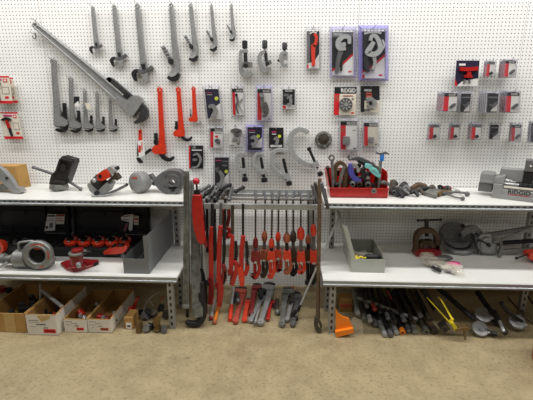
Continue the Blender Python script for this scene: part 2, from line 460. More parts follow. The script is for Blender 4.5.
pipe_wrench(on_wall(70.6, 78, 73, 132, su=1.12), 'second longest of five grey pipe wrenches, a white tag on its jaw', A3, 1, group=GA, wid=1.05)
pipe_wrench(on_wall(84.6, 91, 86.4, 131.5, su=1.25), 'middle one of the five grey pipe wrenches hanging in a row', A3, 1, group=GA, wid=1.05)
pipe_wrench(on_wall(97, 94, 98.3, 131.5, su=1.35), 'second smallest of five grey pipe wrenches in a row', A3, 1, group=GA, wid=1.05)
pipe_wrench(on_wall(110, 100.5, 111.2, 131.3, su=1.5), 'smallest grey pipe wrench in the row, under the giant wrench head', A3, 1, group=GA, wid=1.05)
f = F(78, 103, -.07); b = MB(f); b.rect(74.6, 96.5, 79.5, 104, 0, .012, 1); b.prism([(75.5, 104), (79, 101), (80, 106), (77, 107)], .002, .014, 0)
tag(b.obj('sale_tag', [WHT, BLKP]), 'small black and white tag tied to a grey pipe wrench', 'tag')
f = F(88, 106, -.06); b = MB(f); b.prism([(85, 103), (90.5, 103.5), (91, 110), (87, 109)], 0, .004, 0)
tag(b.obj('price_tag', [CREAM]), 'cream paper tag hanging on the middle small grey pipe wrench', 'tag')

R3 = (ORED, DARK, DARK)
HR = lambda s: [(.12, .59), (.1, .76), (.075, .87), (.02, .965), (-.07, 1.005), (-.15, .955)]
GR = 'red pipe wrenches on the pegboard'
pipe_wrench(on_wall(159.8, 88.5, 163.2, 159.5), 'largest red pipe wrench on the pegboard', R3, -1, [(-.09, .62), (-.085, .78), (-.05, .89), (.02, .975), (.1, 1.0), (.16, .955)], GR)
pipe_wrench(on_wall(178.4, 88.5, 182.3, 140.5, su=1.1), 'medium red pipe wrench hanging right of the largest one', R3, -1, [(-.08, .62), (-.075, .78), (-.02, .9), (.06, .98), (.13, .985), (.18, .93)], GR, wid=1.2)
pipe_wrench(on_wall(193.6, 88, 195.3, 124.5, su=1.2), 'smallest red pipe wrench, with silver jaw, hanging beside the clear packs', (ORED, SILV, DARK), -1, [(-.1, .55), (-.09, .78), (-.03, .93), (.05, .975), (.12, .96), (.15, .92)], GR, wid=1.35)

# ---------------------------------------------------------------- offset wrenches with the jaw across the handle
def cross_wrench(f, label, wid=1.):
    th = thing('offset_wrench', label, 'wrench', f, 'grey offset wrenches with crosswise jaws'); t = .05; w = wid
    b = MB(f)
    b.ring(0, .022, .013, .036 * w, -t * .4, t * .4, 0, 14)
    b.ribbon([(0, .045), (0, .3), (.004, .6), (.012, .84)], [.07 * w, .074 * w, .084 * w, .105 * w], -t * .3, t * .3, 0, 2)
    for sg in (-1, 1): b.ribbon([(sg * (.035 * w - .007), .05), (sg * (.037 * w - .007), .3), (.004 + sg * (.042 * w - .008), .6), (.01 + sg * (.05 * w - .008), .78)], [.014, .014, .016, .02], -t * .5, t * .55, 0, 2)
    b.prism([(-.04, .80), (.055, .78), (.07, .84), (.06, .90), (.05, .94), (.06, .985), (.03, 1.01), (-.01, .985), (-.02, .92), (-.045, .89)], -t * .6, t * .6)
    b.obj('handle', ALU, th, .0015)
    b = MB(f); b.ribbon([(.135, .80), (.08, .835), (0, .86), (-.07, .855)], [.045, .04, .04, .04], -t * .75, t * .75, 0, 2); b.obj('jaw_shank', STEEL, th)
    b = MB(f); b.ribbon([(-.04, .855), (-.1, .85), (-.142, .88), (-.14, .93), (-.118, .985)], [.042, .048, .048, .038, .024], -t * .6, t * .6); b.obj('hook_jaw', BLK, th)
    b = MB(f); b.prism([(-.012, .765), (.036, .755), (.046, .825), (-.004, .835)], t * .5, t * .85); b.obj('adjusting_nut', BLK, th)
    return th
cross_wrench(on_wall(92.8, 7.5, 97.2, 54), 'shortest of three grey wrenches with crosswise jaws at top left', 1.15)
cross_wrench(on_wall(114.2, 6, 120.4, 67), 'middle one of three grey wrenches with crosswise jaws')
cross_wrench(on_wall(137.4, 4.5, 144.6, 82), 'longest of three grey wrenches with crosswise jaws', .9)

# ---------------------------------------------------------------- end wrenches with an angled jaw
def end_wrench(f, label, wid=1.):
    th = thing('end_wrench', label, 'wrench', f, 'grey end wrenches with angled jaws'); t = .055; w = wid
    b = MB(f)
    b.ring(0, .022, .013, .036 * w, -t * .4, t * .4, 0, 14)
    b.ribbon([(0, .045), (.008, .3), (.02, .55), (.035, .72), (.03, .83), (-.02, .905), (-.06, .93)], [.07 * w, .078 * w, .092 * w, .11 * w, .12 * w, .12 * w, .1 * w], -t * .3, t * .3, 0, 3)
    for sg in (-1, 1): b.ribbon([(sg * (.035 * w - .007), .05), (.008 + sg * (.039 * w - .007), .3), (.02 + sg * (.046 * w - .008), .55), (.035 + sg * (.055 * w - .009), .72)], [.013, .014, .016, .018], -t * .5, t * .55, 0, 2)
    b.prism([(-.07, .70), (-.03, .685), (.0, .72), (.01, .8), (-.05, .8), (-.08, .76)], -t * .5, t * .5)
    b.obj('handle', ALU, th, .0015)
    b = MB(f); b.ribbon([(-.15, .545), (-.05, .73)], [.05, .044], -t * .5, t * .5, 0, 0)
    for k in range(4): b.ribbon([(-.158 + .022 * k, .567 + .04 * k), (-.118 + .022 * k, .552 + .04 * k)], .012, t * .5, t * .6, 1, 0)
    b.obj('jaw_shank', [STEEL, SILV], th)
    b = MB(f); b.disc(-.035, .745, .038, t * .3, t * .9, 0, 14); b.obj('adjusting_nut', BLK, th)
    b = MB(f); b.ribbon([(-.095, .915), (-.03, .935), (.03, .9)], [.03, .036, .03], -t * .6, t * .75); b.obj('heel_jaw', SILV, th)
    b = MB(f); b.ribbon([(-.1, .955), (-.04, .985), (.025, .965), (.06, .905)], [.035, .058, .06, .034], -t * .6, t * .6); b.obj('hook_jaw', DARK, th)
    return th
end_wrench(on_wall(171.2, 4, 175.2, 80.5), 'longest of four grey end wrenches with angled jaws', .85)
end_wrench(on_wall(190.8, 4.5, 194.6, 61), 'second longest of four grey end wrenches with angled jaws')
end_wrench(on_wall(211.4, 5.5, 214.2, 51), 'second shortest of four grey end wrenches with angled jaws')
end_wrench(on_wall(231.3, 5.5, 232.8, 41), 'shortest of four grey end wrenches with angled jaws', 1.2)

# ---------------------------------------------------------------- small carded wrench in red
f = F(141, 131, -.03); th = thing('carded_wrench', 'small red handled chain wrench with a white card tied on', 'wrench', f)
b = MB(f); b.ribbon([(140.8, 131), (140.9, 141)], [2.6, 3.2], 0, .02, 0, 0); b.disc(140.8, 131, 1.6, 0, .02); b.obj('handle', ORED, th)
b = MB(f); b.prism([(138.6, 140.5), (144.5, 140), (146, 155), (140, 157.5)], .02, .026, 0); b.rect(139.6, 145, 142, 152, .026, .027, 1); b.rect(142.6, 142, 143.6, 150, .026, .027, 1); b.obj('card', [WHT, ORED], th)
b = MB(f); b.ribbon([(139.2, 140), (138.8, 148), (139, 156)], [2, 2, 2.4], 0, .018); b.ribbon([(138.4, 157), (140.5, 161), (143, 162)], [3, 3.4, 2], 0, .02)
b.ribbon([(145, 154), (148, 151.5), (151.5, 149.5)], [3, 2.8, 3.4], 0, .02); b.obj('jaw', DARK, th)

# ---------------------------------------------------------------- tube cutters hanging unpacked
GT = 'small grey tube cutters hanging unpacked'
def cutter_thing(label, f, group): return thing('tube_cutter', label, 'tube cutter', f, group)
f = F(246, 45, -.045); th = cutter_thing('leftmost small grey tube cutter with square frame and black knob', f, GT)
b = MB(f); b.ribbon([(248, 51.5), (241.5, 51.5), (240.6, 56), (240.8, 66), (242, 73), (247, 76), (252, 72.5)], [3, 3.2, 3.2, 3.6, 4.5, 5, 3.5], -.012, .022, 0, 3); b.obj('frame', ALU, th, .001)
b = MB(f); b.cyl((245.4, 53, .01), (246, 63, .01), 1.9); b.obj('feed_screw', BLK, th)
b = MB(f); b.rect(242.5, 62.5, 252.5, 67.5, -.012, .03, 0); b.disc(246, 66, 2.4, .03, .038, 1); b.obj('roller_block', [ALUB, DARK], th)
b = MB(f); b.lathe([(1.6, 0), (2.7, .6), (2.8, 7), (2, 7.8)], (245, 49, .01), (0, 0, 1), 0); b.lathe([(1.6, -3.5), (1.7, 0)], (245, 49.5, .01), (0, 0, 1), 1); b.obj('knob', [BLK, SILV], th)
f = F(265, 45, -.045); th = cutter_thing('middle small grey tube cutter with curved frame and black knob', f, GT)
b = MB(f); b.ribbon([(267, 52), (261.5, 53), (259.6, 59), (261, 66), (265, 71), (271, 68.5)], [3, 3.6, 4, 4.5, 5, 3], -.012, .022, 0, 3); b.obj('frame', ALU, th, .001)
b = MB(f); b.cyl((265.5, 51, .01), (266.5, 62, .01), 1.7); b.obj('feed_screw', BLK, th)
b = MB(f); b.prism([(265, 62), (271, 60), (272, 63.5), (266, 66.5)], -.012, .03); b.disc(267.5, 64, 2, .03, .036, 1); b.obj('roller_block', [ALUB, DARK], th)
b = MB(f); b.lathe([(1.6, 0), (2.6, .6), (2.6, 7), (2, 8)], (264.8, 49, .01), (0, 0, 1), 0); b.lathe([(1.5, -3), (1.5, 0)], (264.8, 49.5, .01), (0, 0, 1), 1); b.obj('knob', [BLK, SILV], th)
f = F(284, 45, -.045); th = cutter_thing('smallest grey tube cutter, third of the three unpacked ones', f, GT)
b = MB(f); b.ribbon([(286, 53), (282, 54), (281.2, 59), (283, 65), (287.5, 65.5)], [3.4, 4, 4.5, 4, 3], -.01, .02, 0, 3); b.rect(283, 52, 287.6, 60, -.008, .016); b.obj('frame', ALU, th, .001)
b = MB(f); b.cyl((278.8, 60.6, .006), (283, 60.6, .006), .9); b.ball((278.8, 60.6, .006), 1.4); b.obj('side_screw', DARK, th)
b = MB(f); b.lathe([(1.3, -2), (1.3, 0), (2.5, .5), (2.6, 6), (2, 6.8)], (284.6, 50, .006), (0, 0, 1), 0); b.obj('knob', BLK, th)

GC = 'big arched tube cutters hanging unpacked'
def arch_cutter(label, arc, ws, s0, s1, kn, kr, clamp, small=False):
    f = F(arc[0][0], arc[0][1], -.04); th = cutter_thing(label, f, GC)
    b = MB(f); b.ribbon(arc, [q * .8 for q in ws], -.01, .016, 0, 5)
    cx, cy, cw = clamp; b.disc(arc[0][0], arc[0][1], ws[0] * .5, -.012, .024, 0, 12)
    b.obj('frame', LCAST, th, .002)
    b = MB(f); dx, dy = s1[0] - s0[0], s1[1] - s0[1]; l = math.hypot(dx, dy); px, py = -dy / l, dx / l
    b.prism([(cx - px * cw - dx / l * 2.6, cy - py * cw - dy / l * 2.6), (cx + px * cw - dx / l * 2.6, cy + py * cw - dy / l * 2.6), (cx + px * cw + dx / l * 2.6, cy + py * cw + dy / l * 2.6), (cx - px * cw + dx / l * 2.6, cy - py * cw + dy / l * 2.6)], -.014, .034)
    b.obj('screw_block', LCAST, th)
    b = MB(f); b.cyl((*s0, .012), (*s1, .012), 1.55 if not small else 1.4); b.obj('slide', BLK, th)
    b = MB(f); A = f.p(*kn) - f.p(*s0); b.lathe([(1.2, -2.5), (kr, -1.6), (kr, 1.8), (kr * .6, 2.4)], (*kn, .012), A, 0, 16)
    if small: b.lathe([(1.2, 0), (2.2, .3), (2.2, 2.6), (1.4, 3.2)], (*s0, .012), -A, 0, 12)
    b.obj('knob', BLK if not small else DARK, th)
arch_cutter('first of four arched tube cutters, above the steel rack', [(244, 153.5), (239, 153.5), (236.2, 159), (238, 166), (242, 171.5), (244.5, 172)], [3, 3.6, 3.8, 3.6, 3.8, 4], (243, 157.5), (245, 176), (245, 179), 2.9, (244, 170.5, 2.8))
arch_cutter('second of four arched tube cutters, about as big as the first', [(263, 154), (258, 153), (254, 158), (255, 166), (260, 172.5), (263.5, 173)], [3, 3.6, 4, 3.8, 3.8, 4], (261, 157.5), (264, 176.5), (264.4, 179.6), 3.1, (262.8, 171, 2.9))
arch_cutter('third of four arched tube cutters, a larger grey arch', [(286, 151), (278.5, 149.8), (272.6, 154), (272, 162), (276.5, 171), (284, 177.5), (287, 178.5)], [4, 5, 5.2, 5, 4.6, 4.4, 4.6], (283.2, 158.5), (288, 178), (289, 183), 2.9, (286.6, 175.5, 3.2))
arch_cutter('fourth and largest arched tube cutter, next to the silver disc', [(306.5, 131.5), (299.5, 129.3), (292, 134), (290, 144), (294, 155), (303.5, 162.5), (315, 166.5)], [5, 6.4, 7, 7, 6.6, 5.6, 5.2], (309.6, 150), (317.5, 168), (320, 173.5), 2.8, (315.4, 164, 3.2), True)

f = F(323.4, 139, -.01); th = thing('die_disc', 'round silver disc hanging beside the largest arched cutter', 'disc', f)
b = MB(f); b.lathe([(8.4, 0), (8.4, 1.6), (7.6, 2.2), (5.6, 2.2), (5.2, 1.5)], (323.4, 139.4, 0), (0, -1, 0), 0, 28); b.obj('rim', ALUB, th)
b = MB(f); b.lathe([(5.4, 1), (5.4, 1.7), (4.8, 2.0)], (323.4, 139.4, 0), (0, -1, 0), 0, 24); b.obj('face_plate', OILY, th)
for k in range(6):
    a = R(60 * k + 20); cx, cy = 323.4 + 6.5 * math.cos(a), 139.4 + 6.5 * math.sin(a)
    b = MB(f); b.disc(cx, cy, .9, .016, .02, 0, 10); b.obj('bolt', SILV, th)

# hooks that carry the bare tools
for x, y, o, l in ((35.5, 20.5, .05, 'wire hook at the upper end of the giant diagonal wrench'), (92.8, 6.5, .06, 'wire hook holding the shortest crosswise jaw wrench'),
                   (114.4, 5.2, .07, 'wire hook holding the middle crosswise jaw wrench'), (137.6, 3.4, .07, 'wire hook holding the longest crosswise jaw wrench'),
                   (171.4, 3, .06, 'wire hook holding the longest end wrench'), (191, 3.4, .06, 'wire hook holding the second longest end wrench'),
                   (211.6, 4.4, .06, 'wire hook holding the second shortest end wrench'), (231.6, 4.4, .06, 'wire hook holding the shortest end wrench'),
                   (53.4, 59, .06, 'wire hook holding the longest wrench of the five'), (70.8, 77, .06, 'wire hook holding the second longest wrench of the five'),
                   (84.8, 89.5, .06, 'wire hook holding the middle wrench of the five'), (97.2, 92.6, .06, 'wire hook holding the second smallest grey wrench'), (110.2, 99, .06, 'wire hook holding the smallest grey pipe wrench'),
                   (160, 87, .06, 'wire hook holding the largest red pipe wrench'), (178.6, 87, .06, 'wire hook holding the medium red pipe wrench'), (193.8, 86.6, .06, 'wire hook holding the smallest red pipe wrench'),
                   (140.9, 129.6, .05, 'wire hook holding the small carded red wrench'), (34.6, 33.5, .05, 'empty wire hook below the end of the giant wrench'),
                   (245.4, 51, .05, 'wire hook behind the leftmost small tube cutter'), (265, 51, .05, 'wire hook behind the middle small tube cutter'), (284.6, 52, .05, 'wire hook behind the smallest tube cutter'),
                   (240.5, 152, .05, 'wire hook holding the first arched tube cutter'), (259.5, 152, .05, 'wire hook holding the second arched tube cutter'), (279, 147, .05, 'wire hook holding the third arched tube cutter'), (299, 127, .05, 'wire hook holding the largest arched tube cutter')):
    hook(x, y, l, o)
f = F(34.5, 34, -.03); b = MB(f); b.tube([(35.5, 33.5, 0), (36, 37, 0), (34.6, 38.7, 0), (32.6, 37, 0), (32.4, 35.5, 0)], .5, 0, 8)
tag(b.obj('wire_loop', [STEEL]), 'loose bent wire loop dangling under the giant wrench end', 'wire loop')

# ---------------------------------------------------------------- carded and clamshell packs
def pack(x0, y0, x1, y1, label, layers, shell=None, tool=None, word=None, Y=-.02, dep=.03, skew=0., group='packs on the pegboard', hk='', rim=.07, sheet=None, name='blister_pack', cat='pack', hout=None):
    """layers: (x0,y0,x1,y1 in 0..1 of the card, material) flat print on the card; tool(b, X, Yy): adds shapes in card units"""
    f = F((x0 + x1) / 2, y0, Y); th = thing(name, label, cat, f, group)
    w, h = x1 - x0, y1 - y0
    X = lambda u, v=0.: x0 + u * w + skew * (v - .0); V = lambda v: y0 + v * h
    P = lambda u, v: (X(u, v), V(v))
    q = [P(0, 0), P(1, 0), P(1, 1), P(0, 1)] if not shell else [P(rim, .1), P(1 - rim, .1), P(1 - rim, .95), P(rim, .95)]
    b = MB(f); b.prism(q, 0, .002, 0); ms = [sheet or WHT]; d = .0022
    for l in layers:
        m = l[-1]
        if m not in ms: ms.append(m)
        pts = [P(u, v) for u, v in l[0]] if isinstance(l[0], list) else [P(l[0], l[1]), P(l[2], l[1]), P(l[2], l[3]), P(l[0], l[3])]
        b.prism(pts, d - .0015, d + .0003, ms.index(m)); d += .0004
    if word:
        s, u0, u1, v = word[:4]; m = word[4] if len(word) > 4 else WHT
        if m not in ms: ms.append(m)
        b.text(s, X(u0, v), X(u1, v), V(v), d + .001, ms.index(m), 1.25)
    b.obj('card', ms, th)
    if tool:
        b = MB(f); tms = tool(b, P, w, h); b.obj('packed_tool', tms, th)
    if shell:
        b = MB(f); o = [P(0, 0), P(1, 0), P(1, 1), P(0, 1)]; i = [P(rim, .07), P(1 - rim, .07), P(1 - rim, .965), P(rim, .965)]
        for k in range(4):
            j = (k + 1) % 4; b.hexa([(*o[k], -.001), (*o[j], -.001), (*i[j], -.001), (*i[k], -.001), (*o[k], dep * .55), (*o[j], dep * .55), (*i[j], dep), (*i[k], dep)])
        b.obj('clamshell_rim', shell, th)
        b = MB(f); b.prism(i, dep - .001, dep); b.obj('clear_window', CLR, th)
    if hk:
        hook((x0 + x1) / 2 + skew * .05, y0 + h * .035, hk, (-Y + dep + .03) if hout is None else hout)
    return th
def pipe_pts(P, l): return [P(u, v) for u, v in l]
def t_ribs(*rs):                       # a tool made of ribbons: (points, width in card widths, material, d0, d1)
    def go(b, P, w, h):
        ms = []
        for pts, wd, m, d0, d1 in rs:
            if m not in ms: ms.append(m)
            ww = [x * w for x in wd] if isinstance(wd, (list, tuple)) else wd * w
            if len(pts) == 1: b.disc(*P(*pts[0]), (ww[0] if isinstance(ww, list) else ww), d0, d1, ms.index(m), 18)
            else: b.ribbon(pipe_pts(P, pts), ww, d0, d1, ms.index(m), 4)
        return ms
    return go
HD = (0, .08, 1, .24, BLKP)
sweep = [(.1, .95), (.1, .86), (.5, .74), (.9, .55), (.9, .95)]
band = [(.1, .88), (.1, .82), (.5, .70), (.9, .51), (.9, .56), (.5, .755), (.2, .84)]

# three large clamshells in the top row
pack(305.5, 27, 320.5, 70.5, 'narrow clear pack with a red plastic pipe cutter, leftmost of three in the top row', [(.09, .1, .91, .95, STEEL and GRYP), (.3, .1, .91, .95, BLKP), ([(.1, .95), (.1, .85), (.6, .78), (.9, .62), (.9, .95)], WHT), (.1, .86, .2, .95, REDP)],
     CLRG, t_ribs(([(.52, .9), (.5, .6), (.52, .42)], [.2, .26, .3], ORED, .006, .024), ([(.52, .45), (.68, .36), (.7, .22), (.55, .17)], [.26, .2, .2, .18], ORED, .006, .024), ([(.28, .16), (.5, .12), (.75, .15)], .09, WHT, .004, .01)), hk='wire hook through the red pipe cutter pack')
pack(329.5, 27, 355.5, 78, 'pale lavender clear pack with a grey tube cutter, middle of three in the top row', [(.09, .1, .91, .95, BLKP), (.1, .1, .91, .2, GRYP), (sweep, WHT), (band, REDP), (.72, .86, .85, .89, REDP)],
     LAVC, t_ribs(([(.26, .9), (.32, .65), (.42, .48)], [.13, .16, .2], STEEL, .006, .03), ([(.6, .42), (.36, .42), (.32, .3), (.5, .2), (.72, .22), (.74, .34)], [.16, .2, .2, .18, .16, .12], LCAST, .006, .034), ([(.42, .36), (.6, .34)], .14, SILV, .01, .036), ([(.44, .86), (.46, .65), (.5, .5)], [.08, .08, .1], DARK, .006, .024)),
     word=('RIDGID', .16, .5, .165, WHT), dep=.045, hk='wire hook through the pale lavender cutter pack')
pack(358, 26, 387.5, 81, 'purple rimmed clear pack with a large grey tube cutter, in the top row', [(.09, .1, .91, .95, BLKP), (sweep, WHT), (band, REDP), (.7, .88, .82, .91, REDP), (.12, .88, .22, .95, REDP)],
     LAV, t_ribs(([(.5, .3), (.36, .42), (.3, .5), (.55, .52), (.72, .42), (.62, .24), (.46, .18), (.38, .28)], [.12, .17, .19, .17, .17, .14, .12, .1], LCAST, .008, .045), ([(.22, .55), (.25, .7), (.32, .84)], [.1, .2, .12], BLK, .006, .04), ([(.5, .55), (.54, .68), (.48, .8)], [.14, .1, .12], SILV, .006, .04), ([(.2, .14), (.5, .11), (.78, .13)], .07, WHT, .004, .012), ([(.82, .25), (.88, .36), (.78, .46)], .05, WHT, .004, .012)),
     dep=.055, rim=.1, hk='wire hook through the purple rimmed cutter pack')
# second row
pack(202.5, 85.5, 220, 120.5, 'tilted clear pack with a grey pipe tool and lime dot, above the small packs', [(.09, .1, .91, .95, NAVY), ([(.2, .95), (.55, .62), (.91, .5), (.91, .95)], WHT), (.12, .18, .6, .28, BLKP), (.16, .2, .5, .215, PINK), (.2, .26, .5, .27, WHT)],
     CLRG, t_ribs(([(.25, .62), (.45, .58), (.62, .7), (.5, .86), (.3, .9)], [.16, .22, .22, .2, .14], ALU, .006, .035), ([(.22, .55), (.3, .74)], .12, BLK, .006, .03), ([(.72, .37)], .11, LIME, .003, .006)), dep=.045, skew=4, hk='wire hook through the tilted clear pack')
pack(230.5, 85.5, 244, 116.5, 'slim clear pack with a white card and thin tool', [(.09, .1, .91, .95, WHT), (.09, .1, .3, .95, REDP), (.09, .1, .91, .22, BLKP)],
     CLRG, t_ribs(([(.4, .32), (.5, .5), (.36, .68), (.5, .9)], [.1, .14, .12, .1], STEEL, .004, .02), ([(.42, .3)], .1, DARK, .004, .025), ([(.85, .4), (.6, .6), (.85, .85)], .06, SILV, .004, .016)), word=('RIDGID', .4, .86, .19), skew=1.4, hk='wire hook through the slim white card pack')
pack(256, 85.5, 272.5, 122, 'lavender topped pack with a grey pipe cutter on a red and white card', [(.09, .1, .91, .95, WHT), (.09, .1, .34, .95, REDP), (.09, .1, .91, .2, BLKP), (.74, .9, .86, .93, BLKP)],
     LAVC, t_ribs(([(.36, .26)], .14, ALU, .006, .036), ([(.38, .28), (.4, .5), (.5, .7)], [.2, .22, .3], ALUB, .006, .03), ([(.55, .45), (.68, .62), (.62, .78), (.4, .84)], [.14, .2, .22, .2], STEEL, .006, .04)), word=('RIDGID', .42, .86, .18), dep=.045, hk='wire hook through the grey pipe cutter pack')
pack(281.5, 87, 296, 110, 'small square pack with black card and grey tool, right of the lavender topped one', [(.09, .1, .91, .95, WHT), (.09, .1, .91, .78, BLKP), (.1, .8, .3, .95, REDP), (.15, .3, .5, .4, GRYP)],
     CLRG, t_ribs(([(.35, .5), (.6, .45), (.62, .72), (.4, .74)], [.14, .2, .2, .14], ALU, .006, .03), ([(.66, .38)], .08, SILV, .006, .02)), word=('RIDGID', .26, .76, .2), hk='wire hook through the small square black pack')
# third row
pack(209, 126, 224, 148.5, 'small clear pack with a red edged white card, leftmost of the third row', [(.09, .1, .91, .95, WHT), (.09, .1, .3, .95, REDP), (.09, .1, .91, .24, BLKP), (.4, .3, .85, .33, GRYP), (.42, .42, .6, .52, REDP)],
     CLRG, t_ribs(([(.42, .66), (.62, .64), (.66, .8)], [.2, .26, .2], STEEL, .006, .025),), word=('RIDGID', .4, .88, .21), hk='wire hook through the leftmost third row pack')
pack(228, 125, 243.5, 147.5, 'clear pack showing a silver tool, second of the third row', [(.09, .1, .91, .95, WHT), (.1, .88, .4, .93, GRYP)],
     CLR, t_ribs(([(.2, .25), (.5, .22), (.8, .28), (.6, .42), (.4, .42)], [.12, .26, .24, .2, .1], STEEL, .006, .03), ([(.3, .7), (.45, .58), (.7, .62), (.66, .8)], [.1, .18, .22, .16], ALU, .006, .028), ([(.7, .82)], .07, DARK, .006, .02)), hk='wire hook through the silver tool pack')
pack(246, 124.5, 263.5, 151.5, 'purple edged pack with a lime dot, third of the third row', [(.09, .1, .91, .95, NAVY), ([(.3, .85), (.55, .68), (.91, .48), (.91, .85)], WHT), (.09, .85, .91, .95, BLKP), (.16, .2, .5, .23, PINK), (.18, .28, .5, .3, WHT)],
     LAV, t_ribs(([(.28, .5), (.5, .46), (.62, .6), (.48, .72), (.3, .7)], [.12, .2, .2, .2, .1], ALU, .006, .03), ([(.7, .43)], .1, LIME, .003, .006)), dep=.04, hk='wire hook through the purple edged pack')
pack(269, 127.5, 283.5, 148, 'small black card pack with a lime dot, rightmost of the third row', [(.02, .1, .98, .98, BLKP), (.1, .85, .9, .95, WHT), (.18, .18, .5, .24, PINK), (.2, .3, .5, .34, WHT)],
     None, t_ribs(([(.36, .6), (.5, .5), (.6, .62), (.5, .82)], [.14, .2, .2, .2], ALU, .004, .022), ([(.72, .42)], .11, LIME, .003, .006)), sheet=BLKP, hk='wire hook through the small black card pack')
pack(189, 145.5, 203.3, 168.5, 'black carded pack with a silver arched tool beside the red wrenches', [(0, .02, .1, 1, REDP), (.1, .02, 1, 1, BLKP), (.2, .08, .5, .14, GRYP), (.2, .18, .9, .22, WHT)],
     None, t_ribs(([(.2, .95), (.62, .9), (.84, .6), (.6, .36), (.32, .42)], [.08, .12, .16, .14, .1], ALU, .004, .02), ([(.28, .62), (.6, .6)], .16, GRYP, .004, .016)), sheet=BLKP, hk='wire hook through the black carded arched tool pack')
pack(213.3, 154, 230.5, 187.5, 'clear pack with round top, grey tool and lime dot, just above the rack', [(.09, .1, .91, .95, BLKP), ([(.5, .95), (.62, .72), (.91, .55), (.91, .95)], WHT), (.14, .18, .48, .205, PINK), (.52, .2, .86, .23, GRYP), (.52, .32, .8, .36, GRYP)],
     CLRG, t_ribs(([(.22, .4), (.3, .52)], .2, STEEL, .006, .03), ([(.38, .5), (.55, .66), (.5, .84), (.25, .9)], [.12, .2, .22, .14], ALU, .006, .036), ([(.76, .52)], .1, LIME, .003, .006)), dep=.045, hk='wire hook through the round topped pack')
# right group with boxed parts
def gear(P, cx, cy, r, m, m2):
    def go(b, P, w, h):
        x, y = P(cx, cy); b.disc(x, y, r * w, .004, .02, 0, 24); b.disc(x, y, r * w * .3, .02, .026, 1, 12)
        for k in range(9):
            a = 2 * math.pi * k / 9; b.ribbon([(x + r * w * .4 * math.cos(a), y + r * w * .4 * math.sin(a)), (x + r * w * .86 * math.cos(a), y + r * w * .86 * math.sin(a))], r * w * .2, .02, .023, 1, 0)
        return [m, m2]
    return go
pack(334.5, 87, 356.5, 115, 'boxed round die with bold white lettering on a black header', [(0, 0, 1, .24, BLKP), (0, .24, .24, 1, REDP), (.06, .3, .22, .5, SALM), (.8, .4, .9, .45, GRYP), (.8, .9, .92, .95, REDP), (.4, .3, .85, .33, SALM)],
     None, gear(None, .53, .62, .3, STEEL, SILV), word=('RIDGID', .3, .96, .19), sheet=CREAM, Y=-.03, hk='wire hook through the boxed round die', hout=.05, skew=-1)
pack(360.5, 86, 379.5, 112, 'black boxed silver parts beside the boxed round die', [(0, 0, 1, .55, BLKP), (0, .55, .2, 1, BLKP), (.2, .88, .5, .98, GRYP), (.28, .26, .6, .32, SALM), (.28, .36, .6, .42, SALM)],
     None, t_ribs(([(.3, .55), (.45, .5), (.6, .6), (.4, .8)], [.2, .26, .3, .26], ALU, .004, .026), ([(.66, .55), (.78, .66), (.6, .85)], [.16, .2, .16], SILV, .004, .024), ([(.5, .66)], .09, DARK, .026, .03)), word=('RIDGID', .2, .58, .2), sheet=CREAM, Y=-.03, hk='wire hook through the black boxed parts', hout=.05)
pack(338.5, 118, 358.5, 151, 'grey clear pack with a silver coupling on a red and white card', [(.09, .1, .91, .95, WHT), (.09, .22, .36, .95, REDP), (.09, .1, .91, .22, BLKP), (.12, .3, .3, .42, SALM), (.7, .36, .84, .38, GRYP), (.74, .9, .88, .93, BLKP)],
     CLRG, lambda b, P, w, h: (b.lathe([(3.4, 0), (3.4, 8.5)], (*P(.36, .8), .018), (0, 0, 1), 0), b.lathe([(3.8, 1.5), (3.8, 6.5)], (*P(.36, .8), .018), (0, 0, 1), 0), [ALU])[-1], word=('RIDGID', .42, .9, .2), dep=.05, hk='wire hook through the silver coupling pack')
pack(362, 120, 379, 147, 'smaller grey clear pack with a short silver coupling', [(.09, .1, .91, .95, CREAM), (.09, .22, .34, .95, REDP), (.09, .1, .91, .24, BLKP), (.76, .88, .88, .92, BLKP)],
     CLRG, lambda b, P, w, h: (b.lathe([(2.5, 0), (2.5, 6)], (*P(.5, .84), .016), (0, 0, 1), 0), b.lathe([(2.9, 1), (2.9, 4.5)], (*P(.5, .84), .016), (0, 0, 1), 0), [ALU])[-1], word=('RIDGID', .42, .9, .21), dep=.045, hk='wire hook through the smaller coupling pack')
# far left cards
GL = 'red and white carded tools at the left edge'
def left_card(x0, y0, x1, y1, label, Y, hk, skew):
    pack(x0, y0, x1, y1, label, [(0, 0, 1, .06, REDP), (0, .9, 1, 1, REDP), (.62, .4, .92, .66, GRYP), (.64, .42, .9, .64, CREAM), (.7, .74, .86, .82, REDP), (.72, .1, .9, .22, REDP), (.76, .13, .86, .19, WHT), (.2, .1, .66, .16, PINK)],
         None, t_ribs(([(.1, .3), (.35, .24), (.6, .28)], [.08, .14, .06], DARK, .003, .02), ([(.36, .3), (.42, .6)], [.1, .12], RED, .003, .02), ([(.42, .6), (.46, .88)], [.1, .08], DARK, .003, .018)), sheet=CREAM, Y=Y, skew=skew, group=GL, hk=hk, name='carded_tool')
left_card(-8, 77.5, 12.5, 103, 'white card tool behind another, its red edge showing at the left edge', -.03, 'wire hook carrying the two upper left cards', 6)
left_card(-14, 76, 9, 103.5, 'upper red and white card tool in front at the left edge', -.07, '', 4)
left_card(-1, 112, 17.5, 139, 'lower red and white card tool with a pen shaped tool at the left edge', -.04, 'wire hook carrying the lower left card', 6)
